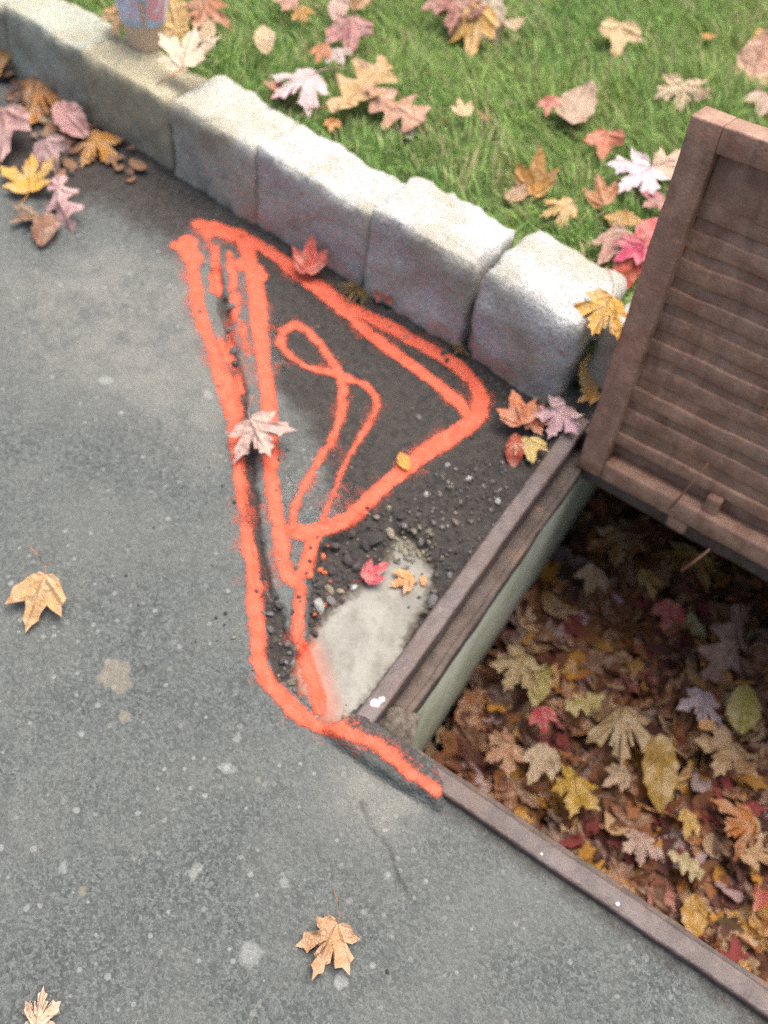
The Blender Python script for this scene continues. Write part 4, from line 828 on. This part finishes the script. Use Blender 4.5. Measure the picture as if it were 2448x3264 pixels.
# ------------------------------------------------------------------ orange paint marks
def paint_mesh(name, kind):
    cov = np.zeros(len(VER))
    e1 = fbm(GX, GY, 75, 3, 51) * .0035; e2 = fbm(GX, GY, 26, 3, 53); e3 = fbm(GX, GY, 9, 2, 55) * .003
    for kd, P, rag in STROKES:
        if kd != kind: continue
        d = np.full(len(VER), 9.0)
        for i in range(len(P) - 1):
            d = np.minimum(d, seg_dist(GX, GY, P[i], P[i + 1], P[i][2] / 2, P[i + 1][2] / 2))
        s = sstep(.0085, -.008, d + e1 + e3) * .95
        over = .40 * sstep(.034, .0, d) * np.clip(.6 + e2, 0, 1)
        s = np.maximum(s * (1 - np.clip((rag - .25) * (e2 * 1.3 + .35), 0, 1)), over)
        cov = np.maximum(cov, s * (.86 if kind == 'r' else 1))
    # loose crumbs in the deepest hollow stay bare
    cov *= 1 - .55 * sstep(-.014, -.024, F['z'])
    sel = (cov[QUADS].max(1) > .06) & ~hole & ~under
    me = sub_mesh(name, QUADS[sel], .0013, [('cover', cov)])
    return me
po = link('painted_outline', paint_mesh('painted_outline', 'o'), M_PAINT)
tag(po, 'orange spray painted triangle outline with a long line down to the basin corner', 'paint marking')
pr_ = link('painted_ribbon', paint_mesh('painted_ribbon', 'r'), M_PAINT)
pr_.location.z = .0006
tag(pr_, 'thin orange looped ribbon mark sprayed inside the triangle', 'paint marking')

def rz(x, y):
    return float(road_fields(np.array([x]), np.array([y]))['z'][0])

# ------------------------------------------------------------------ loose stones and grit
def pebble_mesh(seed):
    bm = bmesh.new(); bmesh.ops.create_icosphere(bm, subdivisions=2, radius=.5)
    o = Vector((seed * 5.1, seed * 2.3, 0))
    for v in bm.verts:
        v.co *= 1 + .55 * mnoise.noise(v.co * 1.9 + o) + .12 * mnoise.noise(v.co * 5 + o)
        v.co.z *= .72; v.co.y *= .85
    for k in range(3):
        n = Vector((random.gauss(0, 1), random.gauss(0, 1), random.gauss(0, 1))).normalized()
        for v in bm.verts:
            d = v.co.dot(n) - .33
            if d > 0: v.co -= n * d * .85
    me = bpy.data.meshes.new('pebble'); bm.to_mesh(me); bm.free()
    me.materials.append(M_STONE)
    return me
PEB = [pebble_mesh(i) for i in range(9)]
PCOL = {'d': (.065, .058, .054), 'm': (.14, .13, .125), 't': (.21, .175, .125), 'w': (.34, .335, .31), 's': (.19, .175, .12), 'o': (.50, .12, .05)}
PLAB = {'d': 'dark crumb of broken asphalt', 'm': 'grey crumb of stone', 's': 'sandy crumb of mortar', 't': 'tan pebble', 'w': 'whitish pebble', 'o': 'orange painted asphalt crumb'}
pf = road_fields(np.array([p[0] for p in PEBBLES]), np.array([p[1] for p in PEBBLES]))['z']
for i, (x, y, s, k) in enumerate(PEBBLES):
    if 0.0 < x + s * .3 and 0 < y < FRAME: continue
    o = link('pebble', PEB[i % 9])
    o.location = (x, y, pf[i] + s * .18)
    sc = s * random.uniform(.9, 1.15)
    o.scale = (sc * random.uniform(.9, 1.3), sc, sc * random.uniform(.7, 1.0))
    o.rotation_euler = (random.uniform(-.4, .4), random.uniform(-.4, .4), random.uniform(0, 6.28))
    c = PCOL[k]; f = random.uniform(.75, 1.25)
    o.color = (c[0] * f, c[1] * f, c[2] * f, 1)
    if y > .52: where = 'in the gutter at the foot of the curb'
    elif y > .30: where = 'in the dark dirt between triangle and frame'
    elif x < -.19: where = 'in the long crack beside the left orange line'
    elif x > -.10 and y > .16: where = 'at the upper end of the bare concrete'
    elif y > .13: where = 'in the rubble at the broken asphalt edge'
    else: where = 'beside the lower left edge of the bare concrete'
    lab = PLAB[k] + ' ' + where
    if i == 0: lab = 'biggest dark asphalt chunk above the crimson leaf'
    if i == 12: lab = 'bright white pebble left of the bare concrete'
    if i == 17: lab = 'grey stone against the frame, upper of two'
    if i == 18: lab = 'grey stone against the frame, lower of two'
    tag(o, lab, 'pebble', 'loose stones in the broken asphalt')

def scatter(mesh_list, n, place, name):
    """join n small copies of simple meshes into one"""
    V, Tn, base = [], [], 0
    C = []
    data = []
    for me in mesh_list:
        me.calc_loop_triangles()
        v = np.empty(len(me.vertices) * 3, np.float32); me.vertices.foreach_get('co', v)
        t = np.empty(len(me.loop_triangles) * 3, np.int32); me.loop_triangles.foreach_get('vertices', t)
        data.append((v.reshape(-1, 3), t.reshape(-1, 3)))
    for i in range(n):
        M, c = place(i)
        if M is None: continue
        v, t = data[random.randrange(len(data))]
        A = np.array(M.to_3x3()); T = np.array(M.translation)
        V.append(v @ A.T + T); Tn.append(t + base); base += len(v)
        C.append(np.repeat(np.array([c]), len(v), 0))
    me = np_mesh(name, np.concatenate(V), np.concatenate(Tn))
    add_col(me, 'col', np.concatenate(C))
    return me
GRIT = []
for i in range(4):
    bm = bmesh.new(); bmesh.ops.create_icosphere(bm, subdivisions=1, radius=.5)
    for v_ in bm.verts: v_.co *= random.uniform(.7, 1.2)
    g_ = bpy.data.meshes.new('grit'); bm.to_mesh(g_); bm.free(); GRIT.append(g_)
gp = []
while len(gp) < 3200:
    r = random.random()
    if r < .55:
        x, y = random.uniform(-.42, 0), random.uniform(-.02, .66)
    elif r < .8:
        x = random.uniform(-1.4, -.03); y = CURB_Y(x) - abs(random.gauss(0, .03))
    else:
        x, y = random.uniform(-1.2, .6), random.uniform(-.5, .62)
    if -.002 < x and -.002 < y < FRAME: continue
    gp.append((x, y))
gx_ = np.array([p[0] for p in gp]); gy_ = np.array([p[1] for p in gp])
gf = road_fields(gx_, gy_)
def grit_place(i):
    p = gf['rub'][i] * .9 + gf['crack'][i] + (.35 if gp[i][1] > CURB_Y(gp[i][0]) - .05 else 0) + .05
    if gf['conc'][i] > .5: p *= .05
    if random.random() > p: return None, None
    s = random.uniform(.0018, .006)
    M = Matrix.Translation((gp[i][0], gp[i][1], gf['z'][i] + s * .3)) @ Matrix.Rotation(random.uniform(0, 6.28), 4, 'Z') @ Matrix.Diagonal((s * random.uniform(.8, 1.5), s, s * .7, 1))
    c = random.choice([(.05, .045, .04), (.09, .075, .065), (.14, .13, .12), (.22, .19, .15), (.05, .045, .04)])
    return M, c
grit = link('gravel', scatter(GRIT, len(gp), grit_place, 'gravel'), M_LITTER)
tag(grit, 'fine dark grit in the broken asphalt and along the gutter', 'gravel', kind='stuff')

# packed dirt at the corner of the frame
def mound(name, cx, cy, rx, ry, h, rot, zb):
    n = 26; vs, fs = [], []
    for j in range(n + 1):
        for i in range(n + 1):
            u, w = i / n * 2 - 1, j / n * 2 - 1
            r = math.hypot(u, w) + .35 * mnoise.noise(Vector((u * 2.2 + cx * 40, w * 2.2, 3)))
            k = max(0, 1 - r) ** .6
            x, y = u * rx, w * ry
            c, s = math.cos(rot), math.sin(rot)
            vs.append((cx + x * c - y * s, cy + x * s + y * c, zb - .006 + (h + .006) * k + .0022 * mnoise.noise(Vector((u * 9, w * 9, cx * 9))) * k))
    for j in range(n):
        for i in range(n):
            a = j * (n + 1) + i; fs.append((a, a + 1, a + n + 2, a + n + 1))
    me = bpy.data.meshes.new(name); me.from_pydata(vs, [], fs); return smooth(me)
tag(link('packed_dirt', mound('packed_dirt', .045, .055, .030, .026, .010, .3, -.024), M_DIRT), 'dark dirt lump inside the near left corner of the frame', 'dirt')

# ------------------------------------------------------------------ upright grate
GP = Vector((0.047, 0.598, -0.026)); GU = Vector((-0.098, 0.185, 0.978)).normalized()
GE = Vector((0.991, -0.075, 0.113)); GE = (GE - GU * GE.dot(GU)).normalized()
GN = GE.cross(GU)             # points to the street when negative below
GM = Matrix((( GE.x, GU.x, GN.x, GP.x), (GE.y, GU.y, GN.y, GP.y), (GE.z, GU.z, GN.z, GP.z), (0, 0, 0, 1)))
grate = empty('drain_grate'); grate.matrix_world = GM
tag(grate, 'rusty cast iron grate standing upright in the open basin', 'grate')
GW, GL, GT = .575, .575, .036
def gpart(name, lo, hi, bev=.005, amp=.0012):
    o = link(name, rough_bar(name, lo, hi, bev, amp), M_GRATE, grate)
    return o
# local axes: x along the hinge edge, y up the grate, z towards the street
RB = .003
gpart('rim_bar', (0, 0, -GT), (.042, GL, .006), RB)
gpart('rim_bar', (GW - .042, 0, -GT), (GW, GL, .006), RB)
gpart('rim_bar', (.0422, 0, -GT), (GW - .0422, .036, .006), .005)
gpart('rim_bar', (.0422, GL - .034, -GT), (GW - .0422, GL, .006), RB)
gpart('panel', (.0405, .030, -GT + .001), (GW - .0405, .070, -GT + .008), .002, .0015)  # back plate added behind the lower slot so that it reads dark
gpart('panel', (.0405, .064, -GT + .003), (GW - .0405, .478, -.017), .004, .0022)
yb = .066
for k in range(10):
    hh = (.022, .027, .024, .028, .025, .027, .024, .028, .026, .027)[k]
    gpart('rib', (.040, yb, -.024), (GW - .040, yb + hh, -.0115 - (0, .002, .001, .003, .001, .003, .001, .002, .002, .001)[k]), .0026, .002)
    yb += .0428
gpart('corner_web', (.041, .470, -GT + .006), (.135, GL - .033, -.012), .004, .0022)
gpart('cross_web', (.205, .034, -GT + .004), (.228, .066, -.001), .004)
for hx in (.165, .42):
    gpart('hinge_lug', (hx, -.024, -.022), (hx + .034, .004, .004), .006)

# ------------------------------------------------------------------ leaves
def half_outline(pts):
    return [(x, y) for x, y in pts] + [(-x, y) for x, y in reversed(pts[1:-1])]
M5 = [(0, .5), (.045, .40), (.12, .37), (.095, .28), (.155, .24), (.10, .07), (.23, .17), (.25, .27), (.33, .22), (.49, .25), (.42, .12), (.45, .04), (.35, .0), (.23, -.08), (.32, -.10), (.41, -.20), (.29, -.22), (.21, -.30), (.08, -.29), (0, -.24)]
M3 = [(0, .5), (.05, .40), (.11, .33), (.12, .22), (.16, .10), (.25, .15), (.40, .20), (.35, .08), (.37, -.04), (.30, -.14), (.22, -.25), (.10, -.30), (0, -.27)]
def deform(p, par):
    fold, cy, cx, tw, s = par
    x, y = p
    z = fold * abs(x) + cx * x * x + cy * y * y + tw * x * y + .07 * mnoise.noise(Vector((x * 4 + s, y * 4, s))) + .03 * mnoise.noise(Vector((x * 10 + s, y * 10, s)))
    return (x, y, z)
def polar_leaf(name, half, par):
    o = half_outline(half); n = len(o); c = (0, -.06)
    s = par[4]
    o = [(x * (1 + .16 * mnoise.noise(Vector((x * 3, y * 3, s * 7)))) , y * (1 + .10 * mnoise.noise(Vector((y * 3, x * 3, s * 9))))) for x, y in o]
    vs = [deform(c, par)]
    for f in (.5, 1.0):
        for (x, y) in o:
            vs.append(deform((c[0] + (x - c[0]) * f, c[1] + (y - c[1]) * f), par))
    fs = []
    for i in range(n):
        j = (i + 1) % n
        fs.append((0, 1 + j, 1 + i)); fs.append((1 + i, 1 + j, 1 + n + j, 1 + n + i))
    me = bpy.data.meshes.new(name); me.from_pydata(vs, [], fs); me.materials.append(M_LEAF)
    return smooth(me)
def strip_leaf(name, wfun, par, nt=18, nc=2):
    vs, fs = [], []
    s = par[4]
    for i in range(nt + 1):
        t = i / nt; y = -.5 + t
        for k in range(-nc, nc + 1):
            side = 0 if k >= 0 else 1
            w = wfun(t, side, s)
            x = k / nc * w
            yy = y + .18 * abs(k / nc) * w * (1 if t > .15 else 0)
            vs.append(deform((x, yy), par))
    m = 2 * nc + 1
    for i in range(nt):
        for k in range(2 * nc):
            a = i * m + k; fs.append((a, a + 1, a + m + 1, a + m))
    me = bpy.data.meshes.new(name); me.from_pydata(vs, [], fs); me.materials.append(M_LEAF)
    return smooth(me)
def w_oval(t, side, s): return .30 * max(.0, math.sin(math.pi * t ** .85)) ** .8 * (1 + .1 * math.sin(31 * t + s + side)) + .002
def w_oak(t, side, s):
    e = max(0, math.sin(math.pi * min(1, t * .97 + .015) ** 1.1)) ** .6
    return e * (.24 + .13 * math.cos(2 * math.pi * (3.4 * t + .08 * side + .1 * s))) + .006
VAR = {}
def rpar(i, flat=1.0):
    r = random.Random(i * 13 + 5)
    return (r.uniform(-.2, .34) * flat, r.uniform(-.35, .4) * flat, r.uniform(-.7, .8) * flat, r.uniform(-.45, .45) * flat, r.uniform(0, 20))
VAR['m5'] = [polar_leaf('leaf_blade', M5, rpar(i)) for i in range(7)]
VAR['m3'] = [polar_leaf('leaf_blade', M3, rpar(20 + i)) for i in range(7)]
VAR['oak'] = [strip_leaf('leaf_blade', w_oak, rpar(40 + i), 26) for i in range(5)]
VAR['oval'] = [strip_leaf('leaf_blade', w_oval, rpar(60 + i, 1.3), 12) for i in range(5)]
STEMS = []
for i in range(4):
    r = random.Random(i)
    b = r.uniform(-.12, .12)
    STEMS.append(tube_mesh('stem', [(0, -.05, .012), (0, -.26, .01), (b * .5, -.38, .02), (b * 1.8, -.50, .05), (b * 3.4, -.60, .03)], [.004, .009, .009, .008, .012], 5))
    STEMS[-1].materials.append(M_STEM)

LEAF_N = 0
def put_leaf(name, x, y, z, typ, col, size, head, tilt, label, stem=0, group=None, var=None, world=False):
    global LEAF_N
    LEAF_N += 1
    me = VAR[typ][(LEAF_N * 5 + int(abs(x) * 97)) % len(VAR[typ]) if var is None else var]
    o = link(name, me)
    s = size * (.92 if z > .1 else 1.0)
    o.scale = (s * random.uniform(.78, 1.12), s, s * random.uniform(.7, 1.5))
    R = Matrix.Rotation(math.radians(head - 90), 4, 'Z') @ Matrix.Rotation(math.radians(tilt[0]), 4, 'X') @ Matrix.Rotation(math.radians(tilt[1]), 4, 'Y')
    if world:
        R = Matrix.Rotation(math.radians(abs(tilt[0]) * .9), 4, 'X') @ Matrix.Rotation(math.radians(head - 90), 4, 'Z') @ Matrix.Rotation(math.radians(tilt[1] * .5), 4, 'Y')
    o.rotation_euler = R.to_euler()
    o.location = (x, y, z)
    f = random.uniform(.92, 1.08)
    o.color = (col[0] * f, col[1] * f, col[2] * f, 1)
    tag(o, label, 'leaf', group)
    if stem:
        st = link('stem', STEMS[LEAF_N % 4], None, o)
        st.color = (.42, .10, .07, 1) if stem == 2 else (col[0] * .75, col[1] * .6, col[2] * .6, 1)
    return o

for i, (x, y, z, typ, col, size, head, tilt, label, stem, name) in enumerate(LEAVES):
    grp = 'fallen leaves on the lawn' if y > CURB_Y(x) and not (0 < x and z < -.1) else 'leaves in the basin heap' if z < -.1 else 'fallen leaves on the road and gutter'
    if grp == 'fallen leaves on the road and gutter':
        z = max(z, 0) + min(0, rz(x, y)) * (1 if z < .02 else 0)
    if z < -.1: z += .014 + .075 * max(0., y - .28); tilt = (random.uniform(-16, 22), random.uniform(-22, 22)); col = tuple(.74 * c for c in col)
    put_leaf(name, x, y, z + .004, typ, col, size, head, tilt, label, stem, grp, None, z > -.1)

# heap in the basin
def heap_z(x, y):
    return -.475 + float(fbm(np.array([x]), np.array([y]), 7, 3, 71)[0]) * .022 + .03 * (x - .3) + .09 * max(0., y - .28)
HC = [((.16, .062, .03), .25), ((.25, .10, .04), .23), ((.36, .23, .125), .14), ((.38, .19, .035), .12), ((.09, .035, .026), .13), ((.22, .045, .04), .05), ((.30, .20, .20), .05), ((.36, .14, .04), .03)]
def pick(r):
    for c, p in HC:
        if r < p: return c
        r -= p
    return HC[0][0]
HL = dict(zip([c for c, p in HC], ['dark brown', 'rust brown', 'dull tan', 'dull gold', 'blackish brown', 'wine red', 'greyish mauve', 'burnt orange']))
NM = {'m5': 'maple_leaf', 'm3': 'maple_leaf', 'oak': 'oak_leaf', 'oval': 'fallen_leaf'}
ND = {'m5': 'maple', 'm3': 'small maple', 'oak': 'oak', 'oval': 'oval'}
def zone(x, y):
    if y > .55: return 'in the shaded back of the basin heap under the grate'
    if x < .17: return 'in the basin heap along the mossy left wall'
    if y < .2: return 'in the basin heap along the front frame bar'
    if x > .48: return 'in the right part of the basin heap'
    return 'in the upper middle of the basin heap' if y > .37 else 'in the lower middle of the basin heap'
spots = []
tries = 0
while len(spots) < 285 and tries < 6000:
    tries += 1
    x, y = random.uniform(.08, .70), random.uniform(.09, .80)
    if all((x - a) ** 2 + (y - b) ** 2 > .019 ** 2 for a, b in spots): spots.append((x, y))
for (x, y) in spots:
    typ = random.choice(['m5', 'm5', 'm3', 'm3', 'oak', 'oval'])
    c = pick(random.random())
    put_leaf(NM[typ], x, y, heap_z(x, y) + random.uniform(-.006, .016), typ, c, random.uniform(.06, .125), random.uniform(0, 360),
             (random.gauss(0, 20), random.gauss(0, 20)), '%s %s leaf %s' % (HL[c], ND[typ], zone(x, y)), 0, 'leaves in the basin heap')
def litter_place(i):
    x, y = random.uniform(.075, .78), random.uniform(.07, .95)
    s = random.uniform(.04, .10)
    c = pick(random.random()); f = random.uniform(.45, 1.0)
    M = Matrix.Translation((x, y, heap_z(x, y) + random.uniform(-.03, .012))) @ Matrix.Rotation(random.uniform(0, 6.28), 4, 'Z') @ Matrix.Rotation(random.gauss(0, .45), 4, 'X') @ Matrix.Rotation(random.gauss(0, .45), 4, 'Y') @ Matrix.Diagonal((s, s, s, 1))
    return M, tuple(v * f for v in c)
lit = link('leaf_litter', scatter(VAR['m5'] + VAR['m3'] + VAR['oak'] + VAR['oval'], 2400, litter_place, 'leaf_litter'), M_LITTER)
tag(lit, 'matted brown leaf litter deep in the catch basin', 'leaf litter', kind='stuff')

# gutter litter: dark flattened scraps at the left
def gut_place(i):
    x = random.uniform(-1.45, -.95); y = CURB_Y(x) - abs(random.gauss(0, .06)) - .01
    s = random.uniform(.015, .05)
    c = random.choice([(.13, .07, .045), (.2, .11, .06), (.08, .05, .04), (.22, .15, .10)])
    M = Matrix.Translation((x, y, .006 + random.uniform(0, .008))) @ Matrix.Rotation(random.uniform(0, 6.28), 4, 'Z') @ Matrix.Rotation(random.gauss(0, .2), 4, 'X') @ Matrix.Diagonal((s, s, s, 1))
    return M, c
gl_ = link('leaf_litter', scatter(VAR['m3'] + VAR['oval'], 70, gut_place, 'gutter_litter'), M_LITTER)
tag(gl_, 'dark leaf scraps matted in the left gutter', 'leaf litter', kind='stuff')

# dry tuft in the curb joint
def tuft(cx, cy, cz, n, L, lab):
    V, T, C = [], [], []
    for i in range(n):
        a = random.uniform(0, 6.28); l = L * random.uniform(.5, 1.1); ox, oy = random.gauss(0, .006), random.gauss(0, .004)
        d = Vector((math.cos(a) * .6, -abs(math.sin(a)) * .7, random.uniform(.1, .9))).normalized()
        w = Vector((-d.y, d.x, 0)).normalized() * .0011
        p = Vector((cx + ox, cy + oy, cz)); m = p + d * l * .55; e = p + d * l + Vector((0, 0, -l * .35))
        b = len(V); V += [p - w, p + w, m - w, m + w, e]; T += [(b, b + 1, b + 3), (b, b + 3, b + 2), (b + 2, b + 3, b + 4)]
        C += [random.choice([(.28, .20, .09), (.20, .13, .06), (.14, .13, .05)])] * 5
    me = np_mesh('dry_grass_tuft', np.array([tuple(v) for v in V]), np.array(T)); add_col(me, 'col', np.array(C))
    tag(link('dry_grass_tuft', me, M_GRASS), lab, 'grass tuft')
tuft(-.445, CURB_Y(-.445) - .012, .006, 70, .05, 'dry brown grass tuft at the foot of a curb joint')
tuft(-.228, CURB_Y(-.228) - .006, .006, 26, .03, 'sparse dry tuft in the joint before the last curb stone')

# twigs on the grate
def twig(p0, p1, r, lab, sag=.004):
    p0, p1 = Vector(p0), Vector(p1); m = (p0 + p1) / 2 + Vector((0, 0, -sag))
    o = link('twig', tube_mesh('twig', [p0, m, p1], [r * .7, r, r * 1.1], 5), M_STEM); o.color = (.25, .12, .07, 1)
    tag(o, lab, 'twig')
gl2 = lambda x, y, z: GM @ Vector((x, y, z))
twig(gl2(.188, .125, .004), gl2(.165, .022, .015), .0016, 'thin dry leaf stalk stuck across the lower bars of the grate')
twig(gl2(.245, -.012, .014), gl2(.222, -.075, .02), .0022, 'pale twig hanging below the lower edge of the grate')

# ------------------------------------------------------------------ iced coffee cup
cup = empty('drink_cup', CUP)
cup.rotation_euler = (math.radians(-2), math.radians(1.5), 0)
tag(cup, 'clear plastic iced coffee cup with pink and blue print behind the curb', 'cup')
CH, R0, R1 = .178, .0345, .0585
rad = lambda z: R0 + (R1 - R0) * z / CH
m_, nt_, b_ = new_mat('clear_cup_plastic'); g_ = N(nt_)
b_.inputs['Base Color'].default_value = (.9, .88, .84, 1); b_.inputs['Roughness'].default_value = .12
b_.inputs['Alpha'].default_value = .22
wall = link('cup_wall', lathe_mesh('cup_wall', [(0, 0.002), (R0 - .003, 0.002), (R0 - .001, .0), (R0, .003)] + [(rad(z), z) for z in np.linspace(.006, CH, 14)] + [(R1 + .002, CH), (R1 + .002, CH + .004), (R1 - .001, CH + .004)]), m_, cup)
m2, nt2, b2 = new_mat('milky_coffee'); g2 = N(nt2)
g2.set(b2, g2.mix(g2.ramp(g2.noise(30, 3, .6, g2.coord()), .35, .7), (.50, .30, .13), (.56, .37, .19)), .35)
link('coffee', lathe_mesh('coffee', [(0, .005), (R0 - .003, .005)] + [(rad(z) - .0015, z) for z in np.linspace(.008, .150, 10)] + [(0, .150)]), m2, cup)
# print: wrapped coloured shapes on the wall
nz, na = 40, 144
PV, PC, PF = [], [], []
camdir = math.atan2(-.378 - CUP[1], .2056 - CUP[0])
for j in range(nz + 1):
    z = .062 + (.152 - .062) * j / nz
    for i in range(na):
        t = 2 * math.pi * i / na
        PV.append(((rad(z) + .0006) * math.cos(t), (rad(z) + .0006) * math.sin(t), z))
        a = (t - camdir + math.pi) % (2 * math.pi) - math.pi      # 0 faces the street
        a += .18 * mnoise.noise(Vector((t * 2, z * 40, 0)))
        c = (.36, .50, .62)
        if .12 < a < 1.05 and z > .078 - .012 * a: c = (.70, .34, .36) if mnoise.noise(Vector((a * 4, z * 60, 2))) < .35 else (.70, .56, .62)
        if a > .98 and z > .066: c = (.62, .68, .75)
        if -.95 < a < -.22 and z > .074: c = (.58, .56, .68) if mnoise.noise(Vector((a * 5, z * 70, 5))) < .15 else (.68, .45, .50)
        if -.95 < a < -.55 and z > .07 and mnoise.noise(Vector((a * 6, z * 90, 9))) > 0: c = (.75, .75, .82)
        if a < -1.2: c = (.45, .47, .62)
        PC.append(c)
for j in range(nz):
    for i in range(na):
        a = 2 * math.pi * i / na - camdir
        a = (a + math.pi) % (2 * math.pi) - math.pi
        if -.16 < a < .06 and j < 24: continue               # unprinted gap through which the coffee shows
        i2 = (i + 1) % na
        PF.append((j * na + i, j * na + i2, (j + 1) * na + i2, (j + 1) * na + i))
pm = np_mesh('printed_band', np.array(PV), np.array(PF)); add_col(pm, 'col', np.array(PC))
m3, nt3, b3 = new_mat('cup_print'); g3 = N(nt3); g3.set(b3, g3.attr('col', 'Color'), .35)
link('printed_band', pm, m3, cup)
m4, nt4, b4 = new_mat('lid_plastic'); b4.inputs['Base Color'].default_value = (.85, .85, .85, 1); b4.inputs['Alpha'].default_value = .4; b4.inputs['Roughness'].default_value = .15
link('lid', lathe_mesh('lid', [(R1 + .0035, CH - .004), (R1 + .004, CH + .008), (R1 - .006, CH + .010), (R1 - .009, CH + .022), (.012, CH + .026), (.005, CH + .026)]), m4, cup)
m5, nt5, b5 = new_mat('straw_plastic'); b5.inputs['Base Color'].default_value = (.75, .3, .1, 1)
link('straw', tube_mesh('straw', [(0, 0, .02), (.006, .004, .15), (.012, .008, .27)], [.0038] * 3, 10), m5, cup)
